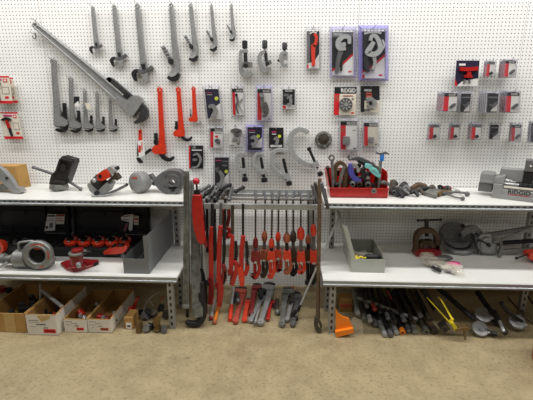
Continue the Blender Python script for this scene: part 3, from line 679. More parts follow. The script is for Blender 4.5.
# right hand group
pack(456.5, 60.5, 479.5, 86, 'navy card with a red T shaped tool at top of the right group', [(0, 0, 1, 1, NAVY), ([(.1, 1), (.3, .82), (.6, .76), (1, .7), (1, 1)], WHT), ([(0, 1), (0, .7), (.12, .98)], REDP), (.12, .12, .4, .2, WHT)],
     None, t_ribs(([(.14, .34), (.5, .35), (.9, .32)], .17, RED, .004, .03), ([(.52, .36), (.54, .68)], [.14, .22], RED, .004, .026), ([(.36, .64), (.54, .58), (.7, .66)], .1, RED, .004, .02), ([(.4, .74), (.38, .9)], .07, GRYP, .004, .012), ([(.6, .74), (.62, .9)], .07, GRYP, .004, .012)), sheet=NAVY, skew=-2, Y=-.06, hk='wire hook through the navy card', hout=.09)
GS = 'small tip packs on the right of the pegboard'
def small_pack(x0, y0, x1, y1, base, kind, n, Y0, hk, step=.03):
    """n equal packs one behind another on a long hook; the front one matches the given photo position"""
    Yf = Y0 - step * (n - 1)
    if kind == 'red':
        L = [(.09, .1, .91, .95, WHT), (.04, .1, .42, .95, REDP), (.04, .1, .96, .24, BLKP)]
        T = t_ribs(([(.5, .8), (.66, .7), (.84, .6)], [.16, .2, .14], STEEL, .005, .02),)
    elif kind == 'black':
        L = [(.09, .1, .91, .95, BLKP), ([(.4, .92), (.66, .66), (.88, .58), (.88, .92)], WHT), (.2, .24, .86, .3, GRYP)]
        T = t_ribs(([(.3, .6), (.5, .68), (.8, .5)], [.12, .2, .12], STEEL, .005, .02),)
    else:
        L = [(.09, .1, .91, .95, WHT), (.04, .1, .46, .95, REDP), (.04, .1, .96, .26, GRYP)]
        T = t_ribs(([(.45, .82), (.7, .74)], [.22, .26], BLK, .005, .02),)
    a = pack(x0, y0, x1, y1, base + (', front of its stack' if n > 1 else ''), L, CLRG, T, rim=.035, skew=-1.6, Y=Yf, dep=.024, group=GS, word=('RIDGID', .4, .85, .2) if kind == 'red' else None)
    nm = ['second', 'third', 'fourth', 'fifth', 'sixth']
    for k in range(1, n):
        copy_thing(a, (0, step * k, 0), base + ', ' + nm[k - 1] + ' from the front')
    hx, hy = (x0 + x1) / 2, y0 + .5
    p = W(hx, hy + .6, Yf)                               # the hook runs straight out from the wall at this height
    o = hook(hx, hy, hk, -Yf + .04, .02); o.location = (p.x, 0, p.z)
small_pack(486, 60, 495.5, 77, 'small tip pack with red stripe, right of the navy card', 'end', 2, -.04, 'long hook holding the tip packs right of the navy card')
small_pack(504, 59, 516.5, 77.5, 'small red striped pack at the far right of the upper row', 'red', 4, -.04, 'long hook holding the far right upper packs', .022)
small_pack(443, 91.5, 458, 112, 'red and white tip pack, leftmost stack of the middle row', 'red', 5, -.04, 'long hook holding the leftmost middle row stack', .028)
small_pack(460, 91.5, 472, 113, 'black tip pack, second stack of the middle row', 'black', 3, -.04, 'long hook holding the second middle row stack', .022)
small_pack(486, 91.5, 500, 113, 'black and white tip pack, third stack of the middle row', 'black', 5, -.04, 'long hook holding the third middle row stack', .028)
small_pack(505.5, 90.5, 520, 113, 'red and white tip pack, rightmost stack of the middle row', 'red', 5, -.04, 'long hook holding the rightmost middle row stack', .022)
small_pack(429, 123, 440, 140, 'tiny red edged pack, first of the bottom row', 'end', 2, -.04, 'hook holding the first bottom row pack', .02)
small_pack(450, 123, 460, 140, 'tiny red edged pack, second of the bottom row', 'end', 2, -.04, 'hook holding the second bottom row pack', .02)
small_pack(471, 123, 482, 140, 'tiny red edged pack, third of the bottom row', 'end', 3, -.04, 'hook holding the third bottom row pack', .022)
small_pack(489, 123, 500, 140, 'tiny black pack, fourth of the bottom row', 'black', 1, -.05, 'hook holding the tiny black pack')
small_pack(511, 123, 521.5, 142, 'tiny red and white pack, fifth of the bottom row', 'red', 2, -.05, 'hook holding the fifth bottom row pack', .02)
small_pack(530, 121, 542, 143, 'grey pack cut off by the right edge of the bottom row', 'black', 2, -.05, 'hook holding the pack at the right edge', .02)
# ================================================================ things on the shelves, the rack and the floor
class Sc(Raw):                          # a turned, scaled frame standing at a point: x along, y back, z up, in units of u metres
    def __init__(s, o, rz=0., u=1.):
        Raw.__init__(s, o, rz); s.k = u
    def p(s, x, y, z=0.):
        return s.r @ Vector((x * s.k, y * s.k, z * s.k))
def standing(x0, y0, x1, y1, z):        # frame whose x axis runs between two photo positions on a level plane; unit = one photo unit there
    A, B = G(x0, y0, z), G(x1, y1, z); d = B - A
    rz = math.atan2(d.y, d.x)
    return Sc(A, rz if abs(rz) > .09 else 0, d.length / math.hypot(x1 - x0, y1 - y0))
def solo(name, label, cat, b, mats, group=None, bevel=0.):
    o = b.obj(name, mats, None, bevel); return tag(o, label, cat, group)

# ---- left unit, upper shelf
f = standing(-30, 188, 22.5, 187.5, HT); th = thing('cardboard_box', 'plain brown cardboard box at the left end of the upper shelf', 'box', f)
b = MB(f); b.hexa([(0, 0, 0), (52.5, 0, 0), (57, 12, 0), (-4, 12, 0), (0, 0, 23), (51, 0, 23), (55.5, 12, 23.5), (-4, 12, 23.5)]); b.obj('carton', KRAFT, th, .002)
b = MB(f); b.box(30, 33, -.15, 0, 8, 10, 0); b.box(36, 40, -.15, 0, 17, 17.6); b.box(34, 44, -.15, 0, 15.6, 16.2); b.obj('printed_mark', INK, th)
f = F(18, 193, z=HT); th = thing('pipe_stand', 'grey cast arm with a hole lying in front of the brown box', 'tool', f)
b = MB(f); b.ribbon([(-6, 170), (2, 175), (9, 181), (15, 188.5), (20, 191)], [14, 12, 9, 6.5, 4], -.02, .02); b.prism([(14, 191.8), (16, 187.5), (20, 187), (24.5, 191.5), (21, 192.8)], -.03, .03); b.obj('arm', ALU, th, .003)
b = MB(f); b.disc(8.6, 177.6, 1.3, .018, .023, 0, 12); b.obj('hole_bushing', DARK, th)
b = MB(f); b.prism([(-8, 186), (0, 185), (13, 191), (-8, 192)], -.06, -.02); b.obj('foot', ALUB, th)

f = F(60, 190, z=HT); th = thing('ratchet_threader', 'black tilted threader head with two rod handles on the upper shelf', 'tool', f)
b = MB(f); b.lathe([(8.5, 0), (8.8, 1.5), (7.8, 4.5)], (59.5, 189.6, 0), (0, 0, 1), 0, 24); b.obj('base_ring', ALUB, th)
b = MB(f); b.prism([(51.5, 184.5), (53, 177), (58, 171.5), (62.6, 159), (64.2, 157), (76, 160.5), (76.6, 163), (72.5, 175), (69, 184), (62, 187.5), (55, 187)], -.05, .03)
b.ribbon([(55, 176), (59.6, 171.5), (63.6, 159.5)], 2, .03, .05, 0, 0); b.ribbon([(70.5, 178), (72.5, 172), (75.3, 162.8)], 2, .03, .05, 0, 0); b.ribbon([(63.6, 159), (75.6, 162.4)], 2.4, .03, .05, 0, 0)
b.disc(66, 168, 3.4, .03, .042); b.ribbon([(57, 182), (68, 183)], 3, .03, .045, 0, 0); b.obj('head', mat('worn_black_iron', (40, 37, 33), .5, .2, .35, 30, .2), th, .003)
b = MB(f); b.cyl((34.6, 168, .02), (56, 176.4, 0), 1.35); b.cyl((34.4, 167.9, .02), (36, 168.6, .02), 1.7); b.obj('rod_handle', STEEL, th)
b = MB(f); b.cyl((67, 181.5, 0), (83, 189.8, .03), 1.3); b.cyl((81.6, 189.1, .028), (83.4, 190, .03), 1.7); b.obj('rod_handle', STEEL, th)

f = F(104, 194, z=HT); th = thing('threading_carriage', 'small grey machine with a bright red block and black knob', 'tool', f)
b = MB(f); b.lathe([(6.4, 0), (7.4, 1), (7.4, 9), (6.2, 11)], (98, 187, .03), (.55, .45, .7), 0, 24); b.obj('dark_drum', MATS['worn_black_iron'], th, 0)
b = MB(f); b.prism([(91.6, 184), (94, 182), (102, 190), (110, 182), (113, 184), (109, 192.5), (99, 193.8), (94, 190)], -.06, .07); b.obj('base_casting', MACH, th, .004)
b = MB(f); b.prism([(102, 173.6), (109.6, 168.4), (114.4, 173.4), (113, 177.4), (106.6, 180), (103, 179)], .02, .085, 0); b.disc(105.4, 175.2, 1.7, .085, .09, 1, 14); b.obj('red_block', [ORED, BLK], th, .003)
b = MB(f); b.prism([(110.4, 168), (114, 165.8), (119.6, 170.4), (115.4, 175), (114.6, 173)], .0, .07); b.obj('silver_guide', SILV, th, .003)
b = MB(f); b.cyl((116.8, 169.6, .03), (120.4, 167.8, .03), 1.9); b.cyl((114.6, 171, .03), (117, 169.5, .03), 1.1); b.obj('black_knob', BLK, th)
b = MB(f); b.prism([(110, 181), (117.4, 173.6), (121.4, 179), (120, 180.4), (116.6, 179), (113.4, 181.8)], -.02, .05); b.obj('horn', OILY, th, .002)
b = MB(f); b.ball((100, 179, .09), 1.9); b.obj('silver_button', SILV, th)
b = MB(f); b.disc(101.8, 191.8, 2.3, .06, .09, 0, 14); b.obj('wheel', BLK, th)
b = MB(f); b.tube([(104, 193.4, .08), (116, 190.6, .06), (127.6, 185, 0)], .8); b.obj('handle_rod', STEEL, th)
b = MB(f); b.tube([(98, 194.2, .1), (110, 194, .08), (120, 190.4, .04), (127, 187, 0)], .7); b.obj('handle_rod', ALU, th)
b = MB(f); b.ball((127, 185.6, 0), 1.6); b.obj('handle_tip', DARK, th)

f = F(138, 192, z=HT); th = thing('gear_motor', 'round grey motor housing with faded red print, resting on its side', 'motor', f)
b = MB(f); b.lathe([(8.2, -.6), (9.4, 0), (10, 1.4), (10, 10), (8.8, 12), (6.8, 15)], (138, 182, .05), (.45, .88, -.12), 0, 28); b.obj('housing', MACH, th)
b = MB(f); b.prism([(146, 178), (149.6, 175.6), (157.4, 184), (156.4, 186.6), (153.6, 187), (147, 182)], -.07, .0); b.disc(150, 176.4, 1.2, 0, .006); b.obj('flange', MACD, th, .003)
b = MB(f); b.prism([(140, 191.6), (143, 190), (151.4, 180.6), (154.4, 181.8), (147.6, 190), (146.6, 192)], .0, .03); b.obj('strap_foot', MACH, th, .002)
b = MB(f); 
A_ = Vector((.45, .88, -.12)).normalized(); U_ = Vector((.88, -.45, 0)).normalized(); V_ = A_.cross(U_); V_ = V_ if V_.z > 0 else -V_; C_ = f.p(138, 182, .05) - A_ * (.9 * f.k)
b.add([C_ + U_ * (u * f.k) + V_ * (v * f.k) for u, v in ((-4, 3), (3, 3.6), (3, 5.4), (-3.6, 4.8))], [[0, 1, 2, 3]]); b.obj('red_print', SALM, th)

f = F(172, 192.5, z=HT); th = thing('pipe_threader', 'dark grey threader ring leaning at the right end of the upper shelf', 'tool', f)
b = MB(f); b.ribbon([(166, 190), (159.6, 184), (160, 178), (167, 173), (175, 171.8), (181, 174), (182.4, 182), (180, 189)], [4, 5, 6, 6, 5.4, 5, 4.6, 4], -.05, .04); b.obj('yoke', MACD, th, .003)
b = MB(f); b.ring(174.4, 180.4, 3.4, 7.6, -.03, .06, 0); b.ring(174.4, 180.4, 2.8, 4.4, .0, .075, 1); b.obj('die_ring', [MACD, STEEL], th, .001)
b = MB(f); b.prism([(165, 186), (182, 185), (181.6, 190.6), (176, 192.6), (168, 192.4)], -.04, .06, 0); b.disc(175, 188, 2, .06, .066, 1); b.obj('lower_block', [STEEL, DARK], th, .003)
b = MB(f); b.prism([(161, 177), (166, 174.4), (169, 183), (165, 187.6), (162.6, 185)], -.02, .05); b.obj('side_plate', MACD, th, .003)
b = MB(f); b.tube([(180, 174), (184, 173.4, -.02), (186, 176, -.03)], 1); b.obj('latch', DARK, th)

# ---- left unit, lower shelf: two black cases standing open
def sticker(th, quad, f, d, lines, ms):
    b = MB(f); b.prism(quad, d, d + .002, 0)
    for l in lines: b.prism(l[0], d + .001, d + .003, l[1])
    b.obj('label_sticker', ms, th)
def case(xr, label, xl=None):
    o = W(xr, 239, -.075); w = .60
    w = .642; f = Raw((o.x, 0, HM)); th = thing('tool_case', label, 'case', f, 'black plastic tool cases standing open')
    h, y0, y1 = .075, -.40, -.07
    b = MB(f); b.box(-w, 0, y0, y1, 0, .008)
    b.box(-w, 0, y0, y0 + .012, 0, h); b.box(-w, 0, y1 - .012, y1, 0, h); b.box(-w, -w + .012, y0, y1, 0, h); b.box(-.012, 0, y0, y1, 0, h)
    b.box(-w - .004, .004, y0 - .005, y0 + .006, h - .02, h - .008); b.obj('tray', CASE, th, .003)
    b = MB(f); b.box(-w + .012, -.012, y0 + .012, y1 - .012, .03, .036); b.obj('tray_insert', mat('black_foam', (16, 16, 17), .9, 0, .2, 40) if 'black_foam' not in MATS else MATS['black_foam'], th)
    b = MB(f); zt = .40; b.hexa([(-w, -.075, h), (0, -.075, h), (0, -.05, h), (-w, -.05, h), (-w, -.05, zt), (0, -.05, zt), (0, -.02, zt), (-w, -.02, zt)])
    for x0, x1, z0, z1 in ((-w, 0, h, h + .02), (-w, 0, zt - .09, zt - .075), (-w, -w + .02, h, zt), (-.02, 0, h, zt), (-.2, -.19, h + .02, zt - .09)):
        b.box(x0, x1, -.088, -.06, z0, z1)
    b.obj('lid', CASE, th, .004)
    b = MB(f); pts = []
    cx0, cx1, cz, r = -w + .12, -.25, .2, .07
    for k in range(13): a = R(90 + 15 * k); pts.append((cx0 + r * math.cos(a), cz + r * math.sin(a)))
    for k in range(13): a = R(270 + 15 * k); pts.append((cx1 + r * math.cos(a), cz + r * math.sin(a)))
    n = len(pts); vs = [Vector((x, -.072, z)) for x, z in pts] + [Vector((x, -.05, z)) for x, z in pts]
    b.add(vs, [list(range(n))] + [[i, (i + 1) % n, n + (i + 1) % n, n + i] for i in range(n)]); b.obj('lid_panel', mat('case_panel_black', (36, 36, 39), .5, 0, .1, 20) if 'case_panel_black' not in MATS else MATS['case_panel_black'], th, .003)
    for x, z in ((-.37, .25), (-.5, .11), (-.3, .11), (-.08, .12), (-w + .05, .13)):
        b = MB(f); b.lathe([(.012, 0), (.01, .01)], (x, -.08, z), (0, -1, 0), 0, 14); b.obj('lid_boss', BLK, th)
    for x in (-.46, -.10):
        b = MB(f); b.hexa([(x - .018, y0 - .02, .006), (x + .018, y0 - .02, .006), (x + .018, y0, .006), (x - .018, y0, .006), (x - .012, y0 - .012, .05), (x + .012, y0 - .012, .05), (x + .012, y0, .05), (x - .012, y0, .05)])
        b.obj('latch', GRYP, th, .002)
    b = MB(f); b.cyl((-.2, y1 - .03, h + .006), (-.02, y1 - .03, h + .006), .006); b.obj('hinge_bar', STEEL, th)
    return th, f
c1, fc1 = case(71.5, 'left one of two open black plastic cases, silver fittings in its tray')
c2, fc2 = case(150.2, 'right one of two open black plastic cases, red die heads in its tray')
fl = F(50, 222, -.098); fl_off = fl.o - c1.location
def at_frame(th, f):                   # express a photo-plane frame relative to a thing
    class X: pass
    x = X(); x.o = th.location.copy(); x.k = f.k; off = f.o - th.location; x.p = lambda a, c, d=0.: f.p(a, c, d) + off; return x
fs = at_frame(c1, fl)
sticker(c1, [(47.6, 214), (56.2, 214), (55, 230.4), (44.6, 231)], fs, 0, [([(48, 215), (55.4, 215), (55.2, 216.6), (47.6, 216.6)], 1), ([(47, 218.5), (54, 218.5), (54, 219.1), (47, 219.1)], 2), ([(47, 220.4), (54, 220.4), (54, 221), (47, 221)], 2),
        ([(49.6, 223), (53.4, 222.4), (52.6, 228), (49.4, 228)], 2), ([(46, 226), (48.4, 226), (48, 228.4), (45.8, 228.4)], 1)], [WHT, BLKP, GRYP])
sticker(c1, [(56.6, 214), (65, 214), (64, 224), (56.2, 224)], fs, 0, [([(56.8, 214.2), (64.8, 214.2), (64.6, 216.4), (56.8, 216.4)], 1), ([(57.4, 217.8), (63.6, 217.8), (63.6, 218.4), (57.4, 218.4)], 1), ([(57, 220), (63.6, 220), (63.6, 221), (57, 221)], 1)], [CREAM, BRWN])
fs = at_frame(c2, F(128, 222, -.098))
sticker(c2, [(121, 217), (126, 214.4), (133.4, 214), (132.4, 230), (130.2, 231), (128.4, 229.6), (129.4, 222), (121.6, 220)], fs, 0, [([(123, 216.4), (130, 215.4), (129.8, 216.2), (123.4, 217.2)], 1), ([(123, 218.6), (129.6, 219.6), (129.6, 220.2), (123, 219.4)], 1)], [WHT, GRYP])
sticker(c2, [(133.4, 215), (139, 216), (138.4, 225), (134, 224.6)], fs, 0, [([(134, 218), (138.6, 218), (138.4, 220), (134, 220)], 1), ([(134, 222), (138, 222), (138, 222.8), (134, 222.8)], 1)], [CREAM, SALM])
sticker(c2, [(126, 223), (128.4, 223.6), (126, 231), (123, 231.4)], fs, 0, [([(126.6, 224), (127.6, 224.4), (125.6, 230.4), (124.4, 230.6)], 1)], [GRYP, PINK])

def die_head(f, label, axis, r=6.6, group='red die heads', mats=None):
    th = thing('threading_die', label, 'die head', f, group); A = Vector(axis)
    x, y = f.ax, f.ay
    b = MB(f); b.lathe([(r * .78, 0), (r, r * .12), (r, r * .55), (r * .8, r * .62), (r * .74, r * .75), (r * .5, r * .75), (r * .48, r * .3)], (x, y, 0), axis, 0, 24); b.obj('red_collar', (mats or ORED), th)
    b = MB(f); b.lathe([(r * .5, r * .2), (r * .5, r * .95), (r * .3, r * .98), (r * .26, r * .3)], (x, y, 0), axis, 0, 20); b.obj('die_core', DARK, th)
    u = A.normalized().orthogonal().normalized(); w = A.normalized().cross(u)
    for k in range(4):
        a = R(45 + 90 * k); P = f.p(x, y, 0) + (u * math.cos(a) + w * math.sin(a)) * (r * .66 * f.k) + A.normalized() * (r * .66 * f.k)
        b = MB(Raw(f.o)); b.lathe([(r * .13 * f.k, 0), (r * .13 * f.k, r * .2 * f.k)], tuple(P), axis, 0, 10); b.obj('bolt', SILV, th)
    return th
def FA(x, y, Y=None, z=None):
    f = F(x, y, Y, z); f.ax, f.ay = x, y; return f
for x, y, l in ((72, 249, 'red die head at the left end of the row in the right black case'), (85.5, 249.5, 'second red die head from the left in the right black case'), (99.5, 249.5, 'middle red die head in the row in the right black case'),
                (113, 249.5, 'fourth red die head in the row in the right black case')):
    die_head(FA(x, y - 6, -.24), l, (0, -.35, 1), 6.7)
die_head(FA(125.5, 242.4, -.22), 'red die head at the right end of the case row, partly behind another', (0.1, -.35, 1), 6)
f = FA(116, 252, -.40)
th = thing('pear_shaped_die', 'orange red pear shaped die head lying over the front edge of the right case', 'die head', f)
b = MB(f); b.ribbon([(105, 252), (110, 250.6), (117, 249.6), (124, 248.6), (128, 245.6)], [3, 5.4, 7, 6.4, 3], -.03, .03); b.obj('body', ORED, th, .005)
b = MB(f); b.disc(121, 246.6, 3, -.02, .02, 0); b.disc(114, 246.4, 2, -.02, .01); b.obj('cap', DARK, th) if False else b.obj('cap', DARK, th)
# silver fittings in the left case
for x, y, r, l in ((8, 243, 3.4, 'small steel fitting in the left case, beside the orange red ring'), (17, 241.5, 3, 'steel fitting behind the round silver body in the left case'), (26, 239.5, 3, 'steel fitting below the middle of the left case lid'), (44, 240.5, 2.6, 'steel fitting right of the wire handle in the left case')):
    f = FA(x, y, -.22); b = MB(f); b.lathe([(r * .7, 0), (r, .8), (r, 2.6), (r * .6, 3.2), (r * .6, 5)], (x, y + 3, 0), (.3 * (r - 3), -.4, 1), 0, 14)
    solo('steel_fitting', l, 'fitting', b, [STEEL], 'steel fittings in the left case')
f = FA(1, 247, -.42); f.o.z += 0
th = thing('threading_die', 'orange red ring standing upright at the left edge of the lower shelf', 'die head', f)
b = MB(f); b.ring(-.5, 247, 4, 6.8, -.02, .03, 0); b.obj('red_ring', ORED, th, .003)
b = MB(f); b.ring(-.5, 247, 2.2, 4, -.03, .02, 0); b.prism([(-4, 253), (4, 253), (5, 255.6), (-4, 255.6)], -.03, .02); b.obj('stem', ALUB, th, .003)

# silver geared threader
f = F(40, 268, z=HM); th = thing('geared_threader', 'large silver geared threader with a round open face on the lower shelf', 'tool', f)
b = MB(f); b.lathe([(7.8, -3), (7.8, 7), (8.4, 7.6), (10, 7.6), (10.4, 7), (13.2, 6.6), (14, 5.6), (14, 2), (12.6, -1), (10, -3)], (40.4, 254, .0), (.12, -1, .05), 0, 36); b.obj('face_ring', mat('grey_die_cast', (128, 128, 125), .4, .3, .2, 30), th)
b = MB(f); b.lathe([(7.9, 4), (7.9, -9), (6.6, -9), (6.6, 4)], (40.4, 254, .0), (.12, -1, .05), 0, 28); b.obj('throat', BLK, th)
for a0, a1 in ((235, 305), (55, 110), (-25, 15)):
    b = MB(f); b.ring(41.2, 254.2, 10.9, 12.1, .05, .0535, 0, 10, a0, a1); b.obj('red_lettering_band', SALM, th)
b = MB(f); b.prism([(36, 245.4), (44, 245.4), (43, 249), (37, 249)], .02, .03); b.obj('red_die', RED, th)
b = MB(f); b.lathe([(6.5, 0), (8.4, 1), (8.6, 12), (7, 14), (5.4, 15)], (29, 259.4, -.0), (-1, .05, 0), 0, 26); b.obj('gear_housing', MATS['grey_die_cast'], th)
b = MB(f); b.lathe([(4.4, 0), (4.6, 4), (3.4, 5), (3.4, 9), (5, 9.5), (5, 14)], (15, 259.8, 0), (-1, .05, 0), 0, 20); b.obj('drive_shaft', ALUB, th)
b = MB(f); b.tube([(19.6, 252, 0), (19.6, 244.4, .01), (22, 242.6, .01), (33, 241.4, .01), (36, 243.6, 0)], 1.1, 0, 10, 3); b.obj('carry_handle', ALU, th)
b = MB(f); b.tube([(12, 261, .04), (5, 264.5, .06), (-6, 266.6, .08)], [1.6, 1.3, 1.3]); b.obj('lever', ALU, th)
b = MB(f); b.prism([(25, 262), (52, 262), (50, 268), (28, 268)], -.06, .02); b.obj('foot', ALUB, th, .004)

f = F(78, 270, z=HM); th = thing('bench_yoke_vise', 'dark red vise on a leaf shaped base in front of the right black case', 'vise', f)
b = MB(f); vs = []; P = [(60.5, 265.4), (66, 263), (74, 261.4), (84, 261.2), (92, 261.8), (98.6, 262), (99, 264.6), (92, 267.4), (82, 271), (73, 272.6), (66, 270.6)]
bot = [G(x, y, HM) - f.o for x, y in P]; n = len(P)
b.add(bot + [v + Vector((0, 0, .022)) for v in bot], [list(range(n)), list(range(n, 2 * n))] + [[i, (i + 1) % n, n + (i + 1) % n, n + i] for i in range(n)]); b.obj('base', DRED, th, .005)
b = MB(f); b.lathe([(8, 2.6), (8, 4), (5.8, 4.8), (5.8, 12), (6.8, 12.6), (6.8, 15)], (78, 268.5, 0), (0, 0, 1), 0, 24); b.obj('body', DRED, th)
b = MB(f); b.lathe([(7, 0), (8.4, .6), (8.4, 2), (6, 2.6)], (78, 254, 0), (0, 0, 1), 0, 24); b.obj('jaw_ring', ALUB, th)
b = MB(f); b.lathe([(5.4, 0), (5.4, 2.4), (3, 3)], (77.5, 251.6, 0), (0, 0, 1), 0, 20); b.obj('top_cap', DRED, th)
b = MB(f); b.lathe([(2, 0), (2.2, 1), (2.2, 4), (1.4, 5)], (82.5, 264, .05), (0.1, -.3, 1), 0, 16); b.obj('silver_bolt', ALU, th)
b = MB(f); b.tube([(84, 252, .02), (89, 250.6, .03), (93, 250, .03)], 1); b.obj('pin', DARK, th)
b = MB(f); b.disc(97, 263, 1.6, .0, .03); b.obj('base_plug', BLK, th)

def open_box(f, label, w, dpt, h, m, lid, group, cat='box', name='tool_box', t=.35, prints=None, mats=None):
    """open box in frame units; lid: None or (side, height, lean)"""
    th = thing(name, label, cat, f, group)
    b = MB(f); b.box(0, w, 0, dpt, 0, t); b.box(0, w, 0, t, 0, h); b.box(0, w, dpt - t, dpt, 0, h); b.box(0, t, t, dpt - t, 0, h); b.box(w - t, w, t, dpt - t, 0, h)
    ms = [m] + (mats or [])
    for x0, x1, z0, z1, k, dd in (prints or []): b.box(x0, x1, -.06 - dd * .03, .0, z0, z1, k)
    b.obj('box_body', ms, th, .0012)
    if lid:
        side, lh, lean = lid; x = 0 if side < 0 else w
        b = MB(f); b.hexa([(x, 0, h), (x + t, 0, h), (x + t, dpt, h), (x, dpt, h), (x + lean, 0, h + lh), (x + t + lean, 0, h + lh), (x + t + lean, dpt, h + lh), (x + lean, dpt, h + lh)])
        for y in (0, dpt - t): b.hexa([(x, y, h), (x - side * 4, y, h + .5), (x - side * 4, y + t, h + .5), (x, y + t, h), (x + lean, y, h + lh), (x + lean - side * 4, y, h + lh - .8), (x + lean - side * 4, y + t, h + lh - .8), (x + lean, y + t, h + lh)])
        b.obj('lid', m, th, .0012)
    return th
f = standing(124, 273.5, 150, 273.5, HM)
dp = (-.045 - f.o.y) / f.k
gb = open_box(f, 'long grey metal box with its lid standing open on the left unit', 26, dp, 16, GBOX, (1, 24.5, .0), 'open metal tool boxes')
for k, (x, y, m, nm, l) in enumerate(((20, 8, DRED, 'round_die', 'dark red round die lying in the front of the long grey metal box'), (21, 16, RED, 'round_die', 'red round die in the long grey box, behind the dark red one'), (22, 26, DRED, 'round_die', 'dark red die farthest back in the long grey metal box'), (12, 12, DARK, 'chain_wrench', 'black steel tool along the left side of the long grey metal box'))):
    g = Sc(f.o + Vector((x * f.k, y * f.k, .006)), 0, f.k)
    if k < 3:
        b = MB(g); b.lathe([(2.6, 0), (3.4, .6), (3.4, 7), (2.4, 8)], (0, 0, 0), (0, 0, 1)); b.lathe([(1.6, 8), (1.6, 9.4)], (0, 0, 0), (0, 0, 1), 1); solo(nm, l, 'die', b, [m, SILV])
    else:
        b = MB(g); b.tube([(-3, -4, 1.5), (0, 20, 6), (2, 44, 12)], [2, 2.4, 2]); b.box(-5, 1, -6, 4, 0, 4); solo(nm, l, 'tool', b, [m])

# ---- right unit, upper shelf
f = standing(330.5, 197.6, 387.5, 198.4, HT); th = thing('parts_bin', 'red plastic bin full of clamps on the right upper shelf', 'bin', f)
b = MB(f); wd = 57; bd = 34
b.box(0, wd, 0, bd, 0, .6); b.box(0, wd, 0, .8, 0, 10); b.hexa([(0, bd - .8, 0), (wd, bd - .8, 0), (wd, bd, 0), (0, bd, 0), (-4, bd - .8, 25), (wd + 1.5, bd - .8, 25), (wd + 1.5, bd, 25), (-4, bd, 25)])
for x in (0, wd - .8):
    pr = [(0, 0), (bd, 0), (bd, 25), (14, 25), (9, 21), (6, 11), (0, 10)]; n = len(pr)
    sl = -.16 if x == 0 else .06
    b.add([f.p(x + sl * z, y, z) for y, z in pr] + [f.p(x + .8 + sl * z, y, z) for y, z in pr], [list(range(n)), list(range(n, 2 * n))] + [[i, (i + 1) % n, n + (i + 1) % n, n + i] for i in range(n)])
b.obj('bin_shell', RED, th, .0015)
b = MB(f); b.box(-1, wd + 1, -.9, .2, 9.2, 10.4); b.box(-1, wd + 1, -.7, .2, 2.4, 3.2); b.box(18, 18.6, -.5, .2, 3, 9.4); b.box(37, 37.6, -.5, .2, 3, 9.4); b.obj('front_rim', RED, th, .001)
YB = f.o.y; KB = f.k
def in_bin(d): return YB + d * KB
GBN = 'tools heaped in the red bin'
f = F(332, 186, in_bin(7)); th = thing('ring_spanner', 'ring ended bar standing upright at the left of the red bin', 'wrench', f, GBN)
b = MB(f); b.ring(331.6, 157.8, 1.6, 3.2, -.01, .012); b.cyl((332, 160, 0), (333.6, 192, 0), 1.5); b.obj('bar', ALUB, th)
f = F(327, 168, in_bin(17)); b = MB(f); b.ball((327.6, 167.6, 0), 2.2); b.cyl((327.6, 169, 0), (331, 190, 0), 1.2); solo('ball_end_bar', 'bar with a dull ball end at the left rear of the red bin', 'bar', b, [OILY], GBN)
f = F(340, 176, in_bin(11)); th = thing('yoke_clamp', 'tan arched yoke clamp in the left part of the red bin', 'clamp', f, GBN)
b = MB(f); b.ribbon([(334.6, 188), (334.6, 172), (336.5, 165), (340.5, 162.6), (344.6, 166), (345.6, 174), (343.6, 190)], [4, 4.2, 4, 3.8, 4, 4.4, 4], -.015, .02); b.obj('yoke', RUST, th, .002)
b = MB(f); b.ribbon([(338, 190), (340.4, 176), (343.6, 166)], [2.4, 3, 2.4], .02, .04); b.obj('hook', ALUB, th, .001)
f = F(347, 176, in_bin(14)); b = MB(f); b.ribbon([(345, 190), (347.4, 176), (350.6, 166.6)], [4, 3.6, 2.6], -.01, .015); b.ball((351, 166, 0), 2.2); solo('curved_clamp', 'brown curved arm leaning beside the tan yoke clamp', 'clamp', b, [OILY], GBN)
f = F(353, 172, in_bin(8)); th = thing('tube_bender', 'purple arched clamp frame in the middle of the red bin', 'clamp', f, GBN)
b = MB(f); b.ribbon([(351.4, 163.6), (350.4, 169), (352, 175), (356, 179.6), (361, 181)], [5, 5.6, 5.2, 4.8, 4], -.015, .018); b.obj('frame', PURP, th, .003)
b = MB(f); b.ribbon([(352, 164), (357, 167), (358, 172)], [3, 3, 2.4], -.01, .02); b.obj('steel_tip', ALU, th)
f = F(366, 165, in_bin(20)); th = thing('chain_clamp', 'dark arched chain clamp along the top of the heap in the red bin', 'clamp', f, GBN)
b = MB(f); b.tube([(349.6, 154.4, 0), (348.2, 157, 0), (350, 159.6, 0), (353, 158.4, 0)], 1); b.ribbon([(352, 159), (358, 158.4), (366, 162), (374, 167), (380, 173)], [2.4, 4.4, 5, 5, 4], -.015, .02); b.obj('arch', STEEL, th, .002)
b = MB(f); b.ribbon([(357, 160), (366, 165.4), (376, 174), (379, 184)], [3, 3.4, 3.4, 3], .02, .04); b.obj('second_bar', DARK, th, .002)
f = F(370, 170, in_bin(6)); th = thing('teal_handled_cutter', 'teal handled tool on the right side of the red bin', 'cutter', f, GBN)
b = MB(f); b.ribbon([(365, 165.6), (369.6, 166.6), (372.4, 171), (377.6, 175), (380, 176)], [4, 5, 4, 4, 3], -.012, .016); b.obj('upper_handle', TEAL, th, .003)
b = MB(f); b.ribbon([(371, 168.4), (375, 169.4), (378, 172.6)], [2.4, 2.8, 2], -.006, .02); b.obj('lower_handle', TEAL, th, .002)
b = MB(f); b.ribbon([(363, 168), (364, 176), (369, 183), (374, 186)], [4, 4.6, 4, 3], -.02, .01); b.obj('dark_frame', DARK, th, .002)
f = F(382, 157, in_bin(8)); th = thing('reamer', 'steel tool with bright blue collar and crossbar standing in the red bin', 'tool', f, GBN)
